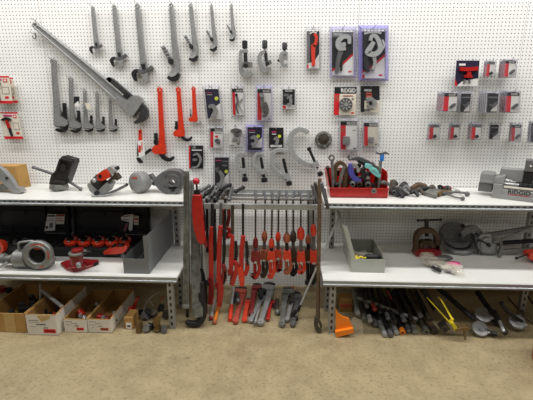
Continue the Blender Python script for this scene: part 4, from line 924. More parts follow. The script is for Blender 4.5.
b = MB(f); b.cyl((380.6, 161, 0), (378.6, 189, 0), 1.6); b.obj('shank', BRASS if False else ALUB, th)
b = MB(f); b.lathe([(2.1, 0), (2.1, 6), (1.8, 6.6)], (381.8, 161, 0), (0, 0, 1), 0, 14); b.obj('blue_collar', BLUE, th)
b = MB(f); b.ribbon([(376, 152.6), (379, 153.8), (382, 154), (385, 152.6), (388.4, 154)], [1.6, 1.8, 2.4, 1.8, 1.6], -.006, .01); b.obj('crossbar', STEEL, th)
for x, y, r, d, m, l in ((352.6, 184.6, 2.7, 3, ALUB, 'steel pipe end, leftmost of the ends poking over the bin front'), (359.4, 184.4, 2.6, 3, OILY, 'brown pipe end second along the bin front'), (368, 185, 2.8, 2.6, STEEL, 'dark pipe end third along the bin front'), (374, 191, 2.6, -2.4, ALUB, 'steel socket hanging lowest over the bin front')):
    f = F(x, y, in_bin(d)); b = MB(f); b.lathe([(r * .62, 4), (r * .62, -.6), (r, -.6), (r, 3), (r * .7, 4), (r * .6, 14)] if d > 0 else [(r * .6, 1), (r * .6, -.4), (r, -.4), (r, 1.2)], (x, y, 0), (.15, 1, .25), 0, 18); solo('pipe_piece', l, 'pipe', b, [m], GBN)
f = F(356, 188, in_bin(12))
for k, (pts, l) in enumerate((([(346, 184), (352, 180), (362, 177)], 'dark bar lying across the heap below the purple clamp'), ([(362, 190), (366, 178), (370, 172)], 'dark bar rising behind the teal handled tool'), ([(372, 190), (376, 184), (377, 176)], 'dark bar at the right end of the heap in the bin'), ([(355, 190), (356, 172), (360, 164)], 'dark hooked bar behind the purple clamp'))):
    b = MB(F(pts[0][0], pts[0][1], in_bin(13 + 3 * k))); b.tube(pts, [2, 2.6, 2]); solo('clamp_bar', l, 'bar', b, [DARK if k % 2 else OILY], GBN)

rb = random.Random(5)
cl = ['dark bar end low at the left of the bin heap', 'grey bar end behind the ring ended bar', 'dark jaw lying behind the tan yoke clamp', 'brown lump under the purple clamp', 'dark round fitting under the teal handle', 'steel jaw between the purple and teal tools', 'dark jaw below the chain clamp arch', 'brown fitting at the right rear of the bin heap', 'grey fitting in front of the right bin wall', 'dark bar low behind the pipe ends']
for k, (x, y, d, r) in enumerate(((336, 184, 9, 2.6), (337.6, 170, 20, 2.4), (343, 182, 16, 3), (354, 182, 14, 3.2), (367, 178, 9, 3), (361, 170, 16, 2.8), (368, 164, 24, 2.6), (376, 168, 24, 2.8), (383, 182, 9, 2.6), (364, 184, 12, 3))):
    f = F(x, y, in_bin(d)); b = MB(f); a = rb.uniform(0, 6.28); c, s_ = math.cos(a) * r * 1.6, math.sin(a) * r * 1.2
    b.tube([(x - c, y + s_ + 3, 0), (x, y, .02), (x + c, y - s_ + 1, 0)], [r * .7, r, r * .6]); b.ball((x + c, y - s_ + 1, 0), r)
    solo('clamp_piece', cl[k], 'clamp', b, [(DARK, OILY, STEEL)[k % 3]], GBN)

# loose dark tools beside the bin
GL2 = 'loose dark tools on the right upper shelf'
def lying(name, label, pts, w, m, zr=None, group=GL2, cat='tool', extra=None):
    """bar lying on the upper shelf: path given by photo positions touching the shelf"""
    P = [G(x, y, HT) for x, y in pts]; o = P[0]; k = .0068
    b = MB(Raw(o)); b.tube([tuple(p - o + Vector((0, 0, (zr[i] if zr else 0) * k + lerp_list(w, len(P))[i] * k))) for i, p in enumerate(P)], [q * k for q in lerp_list(w, len(P))] if isinstance(w, list) else w * k)
    ms = [m]
    if extra: extra(b, o, k, ms)
    return solo(name, label, cat, b, ms, group)
lying('pipe_hook', 'dark hooked bar standing against the right wall of the red bin', [(391, 195), (392, 190), (396, 188)], [2.6, 3.2, 2.6], OILY, [0, 6, 2])
lying('jaw_clamp', 'thick curved dark jaw lying just right of the red bin', [(392, 192), (397, 196), (403, 198.5)], [2.6, 3.4, 2.2], DARK, [3, 2, 0])
lying('jaw_clamp', 'grey curved jaw end reaching down over the shelf front', [(398, 193), (403, 195), (409, 196.4)], [2, 2.4, 1.6], STEEL, [4, 3, 1])
lying('jaw_clamp', 'pair of stubby grey jaws lying in the gap right of the bin', [(403, 196), (408, 194.4), (413, 193.2)], [2.4, 3, 2.2], OILY)
lying('ball_valve', 'black round knobbed fitting standing behind the loose jaws', [(400, 188.6), (404, 188), (407, 188)], [2, 3.6, 2], BLK, [0, 1, 0])
lying('pipe_clamp', 'brown pipe clamp lump lying behind the others near the wall', [(411, 190), (418, 189.4), (426, 189.6)], [2.2, 3.8, 3], RUST, [0, 1, 0])
lying('pipe_clamp', 'dark lump of clamp behind the flat grey plate', [(416, 192.6), (422, 191.4), (430, 191)], [2, 3, 2.4], DARK, [0, 0, 0])
o = G(424, 196, HT); b = MB(Raw(o)); P = [G(x, y, HT) - o for x, y in ((423.6, 195.6), (436, 199), (441, 193), (431, 190.6))]
b.add([p for p in P] + [p + Vector((0, 0, .028)) for p in P], [[3, 2, 1, 0], [4, 5, 6, 7]] + [[i, (i + 1) % 4, 4 + (i + 1) % 4, 4 + i] for i in range(4)]); solo('flat_plate', 'flat grey green steel plate lying in the middle of the loose tools', 'plate', b, [ALUB], GL2, .003)
lying('yellow_marked_bar', 'bar with yellowish grease lying right of the flat plate', [(437, 197), (443, 194.6), (452, 193.8)], [2.4, 2.8, 2], BRASS)
o = W(440, 187.4, -.3)
f = F(440, 190.6, z=HT); th = thing('red_handled_wrench', 'red handled wrench with a black ring end behind the loose tools', 'wrench', f)
b = MB(f); b.ring(440.2, 187.4, .8, 2.6, -.01, .014); b.obj('ring_end', BLK, th)
b = MB(f); b.cyl((442.6, 187, 0), (451, 188, 0), 1.4); b.obj('red_grip', RED, th)
b = MB(f); b.cyl((451, 188, 0), (458, 189.6, 0), .7); b.obj('shank', SILV, th)
def ballend(x, y, r, hh):
    def go(b, o, k, ms): b.ball(tuple(G(x, y, HT) - o + Vector((0, 0, hh * k))), r * k)
    return go
lying('ball_end_rod', 'steel rod ending in a large dark ball, rightmost of the loose tools', [(442, 196), (454, 195), (466, 196)], [1.2, 1.3, 1.2], STEEL, [2, 2, 2], extra=ballend(467, 196.4, 2.7, 2.7))
lying('ball_end_rod', 'steel rod with a smaller ball end in front of the large ball', [(446, 197), (455, 199), (462, 200)], [1, 1, 1], STEEL, [2, 1, 1], extra=ballend(462.4, 200.6, 2.2, 2.2))
for k, (x, y, m, l) in enumerate(((394, 196.6, DARK, 'stub of dark jaw touching the front of the red bin side'), (406, 191.6, STEEL, 'grey stub lying behind the stubby jaws'), (414, 196.6, DARK, 'dark hook tip lying in front of the brown clamp'), (419, 194.6, OILY, 'oily stub between the brown clamp and the flat plate'), (432, 192, OILY, 'brown stub just behind the flat plate'), (447, 193, DARK, 'dark stub behind the yellowish bar'))):
    lying('jaw_clamp', l, [(x - 3, y), (x, y - .6), (x + 4, y + .8)], [1.8, 2.6, 1.6], m, [2, 3, 0])
lying('spring_clamp', 'thin silver curved rod looping between the two ball ends', [(452, 193), (458, 192.6), (461, 194.6)], [.9, .9, .9], SILV, [1, 2, 1])

# grey machine
f = standing(491.5, 197.6, 531.5, 202.4, HT); f.k *= 1.1
th = thing('pipe_threading_machine', 'large grey machine with black lettering at the right end of the upper shelf', 'machine', f)
b = MB(f); b.box(4, 66, 0, 24, 0, 10.6); b.box(0, 9, -.6, 24, 0, 15.6); b.box(4, 66, 2, 22, 10, 12); b.obj('bed', MACH, th, .004)
b = MB(f); b.box(7, 66, -.7, 0, 0, 4.4); b.obj('lower_panel', MACD if False else MACH, th, .004)
b = MB(f); b.text('RIDGID', 14.4, 34.6, -1.0, 0, 0)
pts = b.v; b.v = []; b.q, b.mi = b.q, b.mi                     # lay the letters upright on the front of the bed
me_w = [f.r.inverted() @ v / f.k for v in pts]
b.v = [f.p(v.x, -.12, 6.6 - (v.y + 1.0) * 1.0) for v in me_w]
b.box(14.4, 34.4, -.1, 0, 5.2, 5.9, 1); b.obj('lettering', [BLKP, RED], th)
b = MB(f); b.box(-14, 0, 4, 22, 18, 24.6); b.box(-13, -1, 4.4, 21, 24.6, 25.4); b.box(-14, 0, 3.4, 22, 14.6, 18)
for k in range(5): b.box(-12.6 + k * 2.5, -11.4 + k * 2.5, 6, 20, 25, 26.2)
b.obj('motor_hood', MACH, th, .004)
b = MB(f); b.box(-14.6, -1, 5, 22, 4.6, 14.6); b.obj('motor_bay', MACD, th, .004)
b = MB(f); b.hexa([(0, 2, 15.6), (10, 2, 15.6), (10, 22, 15.6), (0, 22, 15.6), (0, 3, 22), (9.6, 3, 25), (9.6, 22, 25), (0, 22, 22)]); b.obj('gear_cover', MACH, th, .004)
b = MB(f); b.hexa([(3, 12, 22), (27, 12, 16), (27, 24, 16), (3, 24, 22), (4, 13, 31), (26, 13, 31), (26, 24, 31), (4, 24, 31)]); b.obj('chuck_housing', MACH, th, .005)
b = MB(f); b.box(9.6, 66, 1.2, 3, 12, 14); b.obj('cream_strip', CREAM, th, .002)
b = MB(f); b.cyl((9, 7, 15.4), (66, 7, 15.4), 1.5); b.obj('guide_rail', SILV, th)
b = MB(f); b.cyl((9, 16, 15.4), (66, 16, 15.4), 1.5); b.obj('guide_rail', SILV, th)
b = MB(f); b.box(25.4, 35, 5, 15, 14.4, 31); b.box(23, 37.4, 3.4, 16, 14, 18); b.obj('tool_post', DARK, th, .004)
b = MB(f); b.box(25.6, 36, 3.6, 16, 31, 43); b.obj('post_head', MACD, th, .005)
b = MB(f); b.lathe([(1, 0), (1, 1)], (30.6, 3.6, 37), (0, -1, 0)); b.obj('head_mark', WHT, th)
for x in (24.6, 28, 33): 
    b = MB(f); b.lathe([(1.2, 0), (1.2, 1.4), (.6, 2)], (x, 3.4, 15.8), (0, -1, 0)); b.obj('bolt', BLK, th)
b = MB(f); b.box(36, 60, 5, 18, 33, 37); b.box(40, 62, 4, 20, 14.6, 24); b.obj('carriage', MACD, th, .005)

# ---- right unit, lower shelf
f = standing(351, 272.2, 384, 272.2, HM)
dp = 57
lb = open_box(f, 'light grey metal box with its lid tilted open on the right unit', 33, dp, 14.4, LBOX, (-1, 34, -10), 'open metal tool boxes')
g = lambda x, y, z=.6: Sc(f.o + f.r @ Vector((x * f.k, y * f.k, z * f.k)), 0, f.k)
b = MB(g(4, 4)); b.box(-3, 3.4, -2, 8, 0, 13); b.tube([(3, 0, 13), (6, 1, 14), (8, 0, 13), (11, 0, 14)], .9); solo('yellow_case', 'bright yellow block with a looped strap in the light grey box', 'block', b, [YELL], None, .002)
b = MB(g(21, 7)); b.ribbon([(-7, 2), (0, 0), (9, 3)], [5, 8, 5], 0, 14, 0); b.ball((-2, 2, 13), 3.2, 0, (1.6, 1, .7)); b.ball((4, 2, 13.4), 3, 0, (1.6, 1, .6)); solo('cable_bundle', 'black bundle lying in the front right of the light grey box', 'bundle', b, [BLK])
b = MB(g(14, 20))
for k in range(16): b.ball((random.uniform(-7, 9), random.uniform(-7, 7), 8 + random.uniform(0, 4)), random.uniform(2.2, 4), 0, (1.2, 1, .7), 8)
solo('crumpled_bag', 'crumpled whitish plastic bag in the back of the light grey box', 'bag', b, [BAG])
b = MB(g(14, 20, .6)); b.box(-8, 9, -6, 7, 0, 7); solo('parts_packet', 'white packet under the crumpled bag in the light grey box', 'packet', b, [CREAM])

f = F(427, 254.5, z=HM); th = thing('pipe_vise', 'rusty yoke vise on a red base with a crossbar handle', 'vise', f)
b = MB(f); b.prism([(413.4, 254.6), (414.4, 250), (419, 247.6), (434, 247.6), (438.6, 250.4), (440, 254.8)], -.05, .05); b.prism([(433, 246), (437, 244), (440.6, 253), (436, 254)], -.04, .03); b.obj('base', DRED, th, .004)
b = MB(f); b.ribbon([(416.4, 251.5), (415.6, 241), (417.4, 234), (423, 230.6), (430, 230.6), (435, 234), (436.4, 242), (435.4, 250)], [5, 4.6, 4.6, 4.8, 4.8, 4.6, 4.6, 5], -.025, .03); b.obj('yoke', RUST, th, .004)
b = MB(f); b.prism([(418.4, 243), (421, 240), (431.6, 240), (434, 243), (433, 247), (430, 247), (428.6, 244.4), (423.4, 244.4), (421.6, 248), (418.6, 248)], -.015, .035); b.obj('jaw', RUST, th, .002)
b = MB(f); b.cyl((419.8, 236.6, .03), (430.6, 236.6, .03), 1.2); b.obj('crosspin', ALU, th)
b = MB(f); b.cyl((426.6, 241, 0), (426.6, 222, 0), 2); b.lathe([(2.8, 0), (2.8, 2.6), (2, 3.2)], (426.6, 231, 0), (0, 0, 1)); b.obj('screw', DARK, th)
b = MB(f); b.cyl((418.6, 220.8, 0), (439.6, 220.2, 0), 1.05); b.ball((418, 220.8, 0), 1.7); b.ball((440.4, 220.2, 0), 1.8); b.lathe([(2.2, 0), (2.4, 3)], (426.6, 222.6, 0), (0, 0, 1)); b.obj('crossbar_handle', DARK, th)

def lens(b, cx, cy, rx, ry, th_, m=0, ax=(0, -.55, .85)):
    b.lathe([(rx * .9, -th_), (rx, -th_ * .5), (rx * .94, 0), (rx, th_ * .5), (rx * .9, th_)], (cx, cy, 0), ax, m, 32)
f = F(458, 254, G(458, 254, HM).y + .075); th = thing('lever_bender', 'dark grey lever bender with two stacked round formers beside the vise', 'bender', f)
b = MB(f); lens(b, 458, 247.4, 16.5, 0, 2.6, 0, (-.08, -.42, .9)); b.obj('lower_former', ALU, th)
b = MB(f); lens(b, 455.6, 239.6, 16, 0, 3, 0, (-.06, -.5, .86)); b.obj('upper_former', STEEL, th)
b = MB(f); lens(b, 456.4, 243.6, 14.5, 0, 1.4, 0, (-.06, -.45, .9)); b.obj('spacer_former', DARK, th)
b = MB(f); b.ribbon([(455, 238), (462, 232), (469, 230.6), (474, 233.6), (471, 239)], [5, 6, 6, 5, 4], .06, .09); b.obj('hook_arm', STEEL, th, .003)
b = MB(f); b.lathe([(1.4, 0), (2, .6), (2, 2.4), (1, 3)], (459.4, 230.4, .04), (0, 0, 1)); b.obj('black_knob', BLK, th)
b = MB(f); b.disc(455, 236.6, 1.6, .08, .112); b.obj('pivot', BLK, th)
b = MB(f); b.ribbon([(470, 237.6), (486, 235.4), (508, 232.2), (526, 228.6)], [3, 3, 3.6, 2.4], .07, .1); b.obj('handle', STEEL, th, .003)
b = MB(f); b.cyl((478, 246.6, .05), (526, 242.4, .08), 2.1); b.obj('handle', DARK, th)
b = MB(f); b.ribbon([(471, 236), (472.6, 245), (475, 253)], [6, 6, 4], .06, .1); b.ball((473.6, 253.4, .08), 2.4); b.obj('side_hook', STEEL, th, .003)
f = F(487, 254, z=HM + .0); f = F(487, 255.5, z=HM); th = thing('tube_bender', 'lighter grey hand bender with a round former in front of the dark bender', 'bender', f)
b = MB(f); b.prism([(476.6, 237), (480, 234), (489, 233.4), (494, 239), (496.6, 249), (492, 253), (482, 252.6), (477, 246)], -.01, .02); b.disc(486, 243.6, 7.4, .02, .034, 0, 26); b.obj('former', ALU, th, .004)
b = MB(f); b.disc(486.2, 243.2, 1.8, .034, .05, 0, 14); b.ribbon([(475, 238.6), (480, 239.6), (486, 243)], 1.6, .034, .042, 0); b.obj('pivot', DARK, th)
b = MB(f); b.ribbon([(490, 241), (494, 239.4), (498, 241), (498, 247), (496.4, 255)], [3, 3, 3, 2.6, 3], .03, .05); b.obj('latch_hook', ALUB, th, .002)
b = MB(f); b.cyl((496, 241.4, .01), (536, 226.6, .0), 1.5); b.obj('handle', ALU, th)
b = MB(f); b.cyl((494, 251.6, .0), (545, 248.4, .0), 2.2); b.obj('handle', ALU, th)

o = G(440, 270, HM); th = thing('parts_bag', 'clear bag of small parts with a pink tag lying on the right lower shelf', 'bag', Raw(o))
rnd = random.Random(3); b = MB(Raw(o))
for k in range(17):
    t = rnd.random(); q = G(426 + 32 * t + rnd.uniform(-2, 2), 262 + 12 * t + rnd.uniform(-4, 4), HM) - o
    b.ball(tuple(q + Vector((0, 0, .018 + rnd.uniform(0, .02)))), rnd.uniform(.022, .042), 0, (1.5, 1, .55), 10)
b.ball(tuple(G(425, 260, HM) - o + Vector((0, 0, .03))), .045, 0, (1, .8, .6)); b.ball(tuple(G(440, 267, HM) - o + Vector((0, 0, .02))), .07, 0, (1.5, .8, .36)); b.obj('clear_plastic', BAG, th)
for k, (x0, y0, x1, y1, m) in enumerate(((434, 266, 446, 271, SILV), (438, 263, 450, 268, STEEL), (444, 272, 456, 275, ALU), (428, 264, 436, 272, ALU), (446, 268, 452, 274, SILV), (432, 270, 440, 274, DARK), (430, 263, 437, 268, CREAM))):
    p, q = G(x0, y0, HM) - o, G(x1, y1, HM) - o; b = MB(Raw(o)); b.tube([tuple(p + Vector((0, 0, .016))), tuple(q + Vector((0, 0, .016)))], .013, 0, 10, 0); b.obj('metal_part', m, th)
b = MB(Raw(o)); b.ball(tuple(G(453, 268.4, HM) - o + Vector((0, 0, .03))), .045, 0, (1.1, .8, .35)); b.obj('pink_tag', PINK, th)
b = MB(Raw(o)); b.ball(tuple(G(444, 263.6, HM) - o + Vector((0, 0, .04))), .05, 0, (1.2, .8, .4)); b.obj('grey_part', STEEL, th)

f = F(530, 262, z=HM); th = thing('screw_driver_tool', 'orange tool with a ball tipped steel rod at the right edge of the lower shelf', 'tool', f)
b = MB(f); b.prism([(525.6, 258), (527, 253.8), (536, 252.6), (546, 255), (546, 264), (533, 263), (529, 260.6)], -.04, .04); b.obj('body', ORED, th, .006)
b = MB(f); b.cyl((514.6, 258.2, .03), (527, 255.6, .01), .85); b.ball((514, 258.4, .03), 1.6); b.obj('rod', DARK, th)
# ================================================================ the steel rack between the two units
YR0, YR1 = -.27, -.44                   # back and front bar
zb = W(262, 193.5, YR0).z; zf = W(262, 204, YR1).z
xa, xb = W(192, 204, YR1).x, XRm - .012
t = thing('rack_rail', 'steel rack of two long bars that the red pipe cutters hang from', 'rack', Raw((0, 0, 0)))
for y, z, h in ((YR0, zb, .022), (YR1, zf, .04)):
    b = MB(); b.box(xa, xb, y - .012, y + .012, z - h, z); b.obj('bar', RAIL, t, .003)
b = MB(); b.box(xa, xb, YR0 + .0125, YR0 + .017, zb - .02, zb + .028); b.obj('bar_lip', RAIL, t, .001)
b = MB(); b.box(xa, xb, YR0 - .02, YR0 - .012, zb - .05, zb - .03); b.obj('bar', RAIL, t, .003)
for x in (xa + .06, xb - .035):
    b = MB(); b.box(x - .012, x + .012, YR1 + .014, -.002, zf - .028, zf - .008); b.obj('side_arm', RAIL, t, .002)
    b = MB(); b.box(x - .02, x + .02, -.03, -.0, 0, zf); b.obj('rear_post', UPR, t, .002)
zl = W(230, 244, -.02).z
b = MB(); b.box(xa, xb, -.03, -.001, zl - .018, zl); b.obj('lower_bar', RAIL, t, .002)

# ---- pipe cutters hung by their crossbars
CUT = []
def cutter(x, yg, yb, yj, label, cols, lean=0., gw=4.4, k=1., cross=(0, 0), fat=1.):
    """grip from yg[0] to yg[1], bracket to yb, lower jaw to yj (photo rows in the plane of the rods)"""
    Y = (YR0 + YR1) / 2 + (.036 if len(CUT) % 2 else -.036); CUT.append(x); f = F(x, 200, Y); th = thing('pipe_cutter', label, 'pipe cutter', f, 'pipe cutters hanging in the rack')
    gw *= 1.25; fat *= 1.18; grip, brk, jaw = cols; X = lambda y: x + lean * (y - 200)
    Yc = (YR0 + YR1) / 2; top = max(zf, zb) + .0125 - f.o.z
    rnd = random.Random(int(x * 10))
    b = MB(Raw(f.o)); a = rnd.uniform(-.014, .014)
    b.tube([(-a, -.135 + (Yc - Y), top), (a, .086 + (Yc - Y), top)], .0105, 0, 10, 0)
    b.ball((-a, -.135 + (Yc - Y), top), .0125); b.obj('crossbar', STEEL, th)
    b = MB(f); b.cyl((X(196), 195.5, 0), (X(yg[0] + 1), yg[0] + 1, 0), .95, 0, 10); b.obj('screw_rod', OILY, th)
    h = yg[1] - yg[0]; A = f.p(X(yg[0]), yg[0]) - f.p(X(yg[1]), yg[1])
    b = MB(f); b.lathe([(gw * .3, 0), (gw * .46, h * .08), (gw * .56, h * .35), (gw * .5, h * .7), (gw * .3, h * .93), (gw * .2, h)], (X(yg[1]), yg[1], 0), A, 0, 16); b.obj('grip', grip, th)
    b = MB(f); b.cyl((X(yg[1]), yg[1] - .5, 0), (X(yb[0]), yb[0] + 2, 0), 1.75); b.obj('neck', STEEL if rnd.random() < .6 else DARK, th)
    q = (yb[0] + yb[1]) / 2; w = 3.2 * fat
    b = MB(f); b.prism([(X(yb[0]) - w * .8, yb[0]), (X(yb[0]) + w * .9, yb[0] + .6), (X(yb[1]) + w * 1.1, yb[1] - 1), (X(yb[1]) + w * .9, yb[1] + 1), (X(yb[1]) - w * .5, yb[1] + .4), (X(yb[1]) - w, yb[1] - 2)], -.028, .03, 0)
    b.obj('bracket', brk, th, .003)
    b = MB(f); b.disc(X(yb[1]) + .3, yb[1] - .2, 1.7, .028, .036, 0, 14, 1.1); b.obj('cutter_wheel', SILV, th)
    b = MB(f); b.ribbon([(X(yb[1]) + w * .6, yb[1]), (X(yj) + w * .9, yj - (yj - yb[1]) * .5), (X(yj), yj - 1.4), (X(yj) - w * .7, yj - 3)], [2.6, 3.4, 4, 2.6], -.02, .022, 0, 4)
    b.cyl((X(yb[1]) - .6, yb[1], 0), (X(yj) - .6, yj - 3, 0), 1.7); b.obj('lower_jaw', jaw, th, .003)
    b = MB(f); b.lathe([(1.2, -1.9), (2.1, -1.6), (2.1, 1.6), (1.2, 1.9)], (X(yj) - .6, yj - 3.6, 0), (1, 0, 0), 0, 14); b.obj('roller', STEEL if rnd.random() < .5 else DARK, th)
    return th
O3, B3, D3 = (ORED, ORED, ORED), (BRWN, BRWN, BRWN), (OILY, OILY, DARK)
cutter(255.6, (236, 248), (250, 261), 278, 'dark red pipe cutter hanging at the left end of the cutter row', (DRED, DRED, RED), -.002, 4, fat=1.2)
cutter(265.2, (230, 241), (249, 259), 276.5, 'worn orange brown pipe cutter, second in the hanging row', (BRWN, BRWN, OILY), -.02)
cutter(272.2, (237.5, 247.5), (250.5, 259.5), 277.5, 'orange pipe cutter with the lowest short grip, third in the row', (ORED, ORED, ORED), -.016)
cutter(278.6, (231, 241), (249, 257.5), 271, 'slim orange red pipe cutter, fourth in the hanging row', (ORED, ORED, RED), -.012, 4.2, fat=.95)
cutter(286.4, (232, 242.5), (250, 259), 273.5, 'pipe cutter with a wide rusty orange grip, fifth in the row', (BRWN, ORED, BRWN), .01, 5.6, fat=1.1)
cutter(293.2, (229.5, 242), (249, 262), 275, 'dark oily pipe cutter without orange paint in the hanging row', D3, .0, 5)
cutter(300.8, (226, 239.5), (251, 261.5), 273, 'pipe cutter with a large bright red orange grip, third from the right', (ORED, ORED, ORED), .0, 6, fat=1.1)
cutter(308.2, (234, 243.5), (249, 260.5), 284, 'brown rusty pipe cutter, second from the right in the row', (BRWN, RUST, DARK), .0, 4.4)
cutter(313.4, (223, 236), (250, 262), 283, 'orange pipe cutter hanging right beside the brown upright bar', (ORED, ORED, DARK), .0, 4.8)

# ---- long red chain wrenches and other red tools at the left end of the rack
def red_hanger(label, pts, ws, m, rod, low, name='hanging_wrench', Y=None, tip=None):
    Y = Y if Y is not None else YR1 - .05; f = F(pts[0][0], pts[0][1], Y); th = thing(name, label, 'wrench', f, 'red tools hanging at the left of the rack')
    b = MB(f); b.ribbon(pts, ws, -.012, .016, 0, 4); b.obj('handle', m, th, .004)
    if rod:
        b = MB(f); b.tube([(*rod[0], .0), (*rod[1], .0)], rod[2], 0, 10, 0); b.obj('rod', rod[3], th)
    for q, w, mm, d in low:
        b = MB(f); b.ribbon(q, w, d - .012, d + .014, 0, 4); b.obj('jaw', mm, th, .003)
    return th
red_hanger('long red hanging tool, leftmost of the two long ones in the rack', [(211.6, 226), (211, 245), (211.4, 270), (211, 304)], [3.4, 4.4, 4.6, 4.6], RED,
           ((212.4, 204), (212, 230), 1.6, DARK), [([(214.4, 228), (215, 250), (214.4, 262)], [2.4, 3, 2.4], DARK, -.02), ([(209.8, 276), (211.6, 284), (211.4, 296), (209.8, 303)], [4, 5.4, 5.4, 3.4], DRED, .012), ([(207.6, 279), (209, 284)], [2, 2.6], DARK, .02)])
red_hanger('longest bright red tool hanging in the rack beside the leftmost one', [(220.6, 225), (219.4, 245), (219, 268), (219.4, 306)], [4.2, 4.6, 4.6, 4.6], RED,
           ((221, 203), (220.6, 228), 1.5, STEEL), [([(223.4, 230), (223.8, 250), (223, 266)], [2.4, 3, 2.6], DARK, -.02), ([(223, 264), (224.6, 272), (222, 282)], [3, 5, 4], DRED, 0), ([(218, 276), (220.8, 284), (220.8, 296), (218.6, 305)], [4, 5.6, 5.4, 3.4], RED, .012), ([(224.4, 270), (225.6, 276), (223.6, 284)], [2, 2.8, 2], DARK, .0), ([(215.6, 282), (217.4, 287)], [2, 2.4], DRED, .02)])
red_hanger('red hook tool hanging with its tip turned left, third of the red ones', [(228.6, 235), (232.4, 236), (232, 246), (231.4, 262), (231, 274)], [1.6, 3.4, 4.2, 4.4, 3.4], RED,
           ((232.6, 205), (232.4, 238), 1.6, OILY), [([(235.4, 242), (236, 254), (235, 262)], [2.4, 3, 3], DARK, -.02), ([(231, 264), (235, 262), (237, 266), (235.4, 274), (232.6, 284)], [3, 4, 4.4, 4.4, 3.6], RED, .01), ([(229, 268), (230, 274)], [2.4, 3], DRED, .02), ([(236.4, 268), (237.4, 274)], [2, 2.4], DARK, .0), ([(233, 272), (232, 285)], [5, 4.6], DRED, -.01)])
red_hanger('red tool with a broad lower jaw hanging right of the hook tool', [(243.2, 235), (243, 240), (241.8, 250), (241.4, 264), (241.4, 274)], [4, 4.6, 4.2, 4.4, 3.4], RED,
           ((243, 204), (243, 237), 1.3, DARK), [([(246, 242), (247, 254), (246.4, 262)], [2.4, 3.2, 3], DARK, -.02), ([(246.8, 262), (247.4, 268), (245, 275)], [3.4, 4.4, 3.6], RED, .004), ([(239.4, 267), (241.2, 272), (242, 278), (242.4, 285)], [4, 5.6, 5.6, 3.8], ORED, .012), ([(247, 258), (248, 264)], [2, 2.4], DARK, .01)])
red_hanger('short red pipe clamp hanging high behind the long red tools', [(223, 209), (223.4, 222), (225, 238)], [2.6, 3, 3.4], RED, None, [([(223, 236), (228, 233), (229, 238)], [3, 3, 3], DRED, .0)], Y=-.3)
red_hanger('small dark red tool hanging high near the rack bar', [(228.8, 206), (229, 216), (227.6, 226)], [3.4, 3.6, 2.6], DRED, None, [([(225.6, 228), (230, 230), (227, 238)], [2.6, 3.4, 3], RED, .0)], Y=-.33)
for x0, x1, y1, l in ((207, 207.4, 252, 'thin black rod hanging behind the curved red lever'), (214.6, 214.4, 246, 'dark rod hanging between the long red tools'), (225.2, 225, 240, 'grey brown rod hanging right of the longest red tool')):
    f = F(x0, 204, -.36); b = MB(f); b.cyl((x0, 199, 0), (x1, y1, 0), 1.5); b.f = Raw(f.o); q = max(zf, zb) + .0125 - f.o.z; b.tube([(-.005, -.1, q), (.005, .1, q)], .0105, 0, 10, 0); solo('hanging_rod', l, 'rod', b, [DARK if x0 < 220 else OILY])

f = F(198, 204, YR1 - .16); th = thing('lever_tool', 'curved bright red lever with a round red ball knob on a black stem', 'lever', f)
b = MB(f); b.ribbon([(197.4, 194), (197.4, 200), (197.8, 212), (199, 226), (201.4, 238), (203, 243)], [7.4, 9.6, 10.6, 10.2, 8, 3.4], -.02, .025, 0, 4); b.obj('lever_body', RED, th, .008)
b = MB(f); b.cyl((196.6, 183, 0), (196.9, 195, 0), 1.1); b.prism([(194.6, 190), (199.4, 190), (200.4, 195), (193.6, 195)], -.015, .015); b.obj('stem', BLK, th)
b = MB(f); b.ball((196.2, 181.2, 0), 3.5, 0, (1, 1, 1), 18); b.obj('ball_knob', KNOB, th)
b = MB(f); b.ribbon([(202.4, 236), (204.4, 243), (206, 248)], [4, 4.4, 2], -.03, -.005); b.obj('toe', DRED, th, .003)
b = MB(f); b.ribbon([(200.6, 200), (203, 214), (204.6, 232)], [2, 2.2, 2], -.035, -.02); b.obj('back_bar', DARK, th)

# ---- giant wrenches standing on the floor, their handles up
def lean(name, label, x0, y0, x1, y1, ztop_Y, group=None, cat='wrench', zfoot=.0):
    """axis from a top seen at (x0, y0) on the plane y = ztop_Y down to a foot on the floor seen at (x1, y1)"""
    P1 = G(x1, y1, zfoot); P0 = W(x0, y0, ztop_Y); return Ax(P0, P1, (0, -1, .12))
GW = 'tall grey wrenches standing beside the left unit'
f = lean('', '', 191.6, 182, 198.4, 327, -.455); th = thing('giant_pipe_wrench', 'tall grey wrench standing on its dark curved jaw beside the left unit', 'wrench', f, GW)
b = MB(f); b.ribbon([(0, .0), (0, .3), (0, .6), (.0, .93)], [.022, .035, .05, .066], -.014, .014, 0, 2)
for s_ in (-1, 1): b.ribbon([(s_ * .009, .01), (s_ * .014, .3), (s_ * .02, .6), (s_ * .026, .9)], [.006, .008, .01, .012], -.02, .02, 0, 2)
b.obj('handle', ALUB, th, .003)
b = MB(f); b.prism([(-.03, .86), (.03, .84), (.045, .88), (.04, .93), (-.02, .94)], -.03, .03); b.obj('housing', ALUB, th, .006)
b = MB(f); b.ribbon([(.04, .7), (.045, .85), (.04, .94), (.005, .985), (-.05, .985), (-.085, .97)], [.022, .026, .034, .038, .034, .02], -.022, .022, 0, 4); b.obj('hook_jaw', DARK, th, .004)
b = MB(f); b.cyl((.035, .77, 0), (.035, .83, 0), .026); b.obj('adjusting_nut', BLK, th)
f = lean('', '', 186.4, 172, 186.8, 310, -.50, zfoot=.10); f = Ax(W(186.4, 171.5, -.61), W(186.6, 307, -.61), (0, -1, 0)); th = thing('aluminium_handle_bar', 'tall grey round topped bar at the right end of the left unit', 'bar', f, GW)
b = MB(f); b.ribbon([(0, 0), (0, .04), (0, .4), (0, .97)], [.018, .034, .036, .05], -.014, .014, 0, 3)
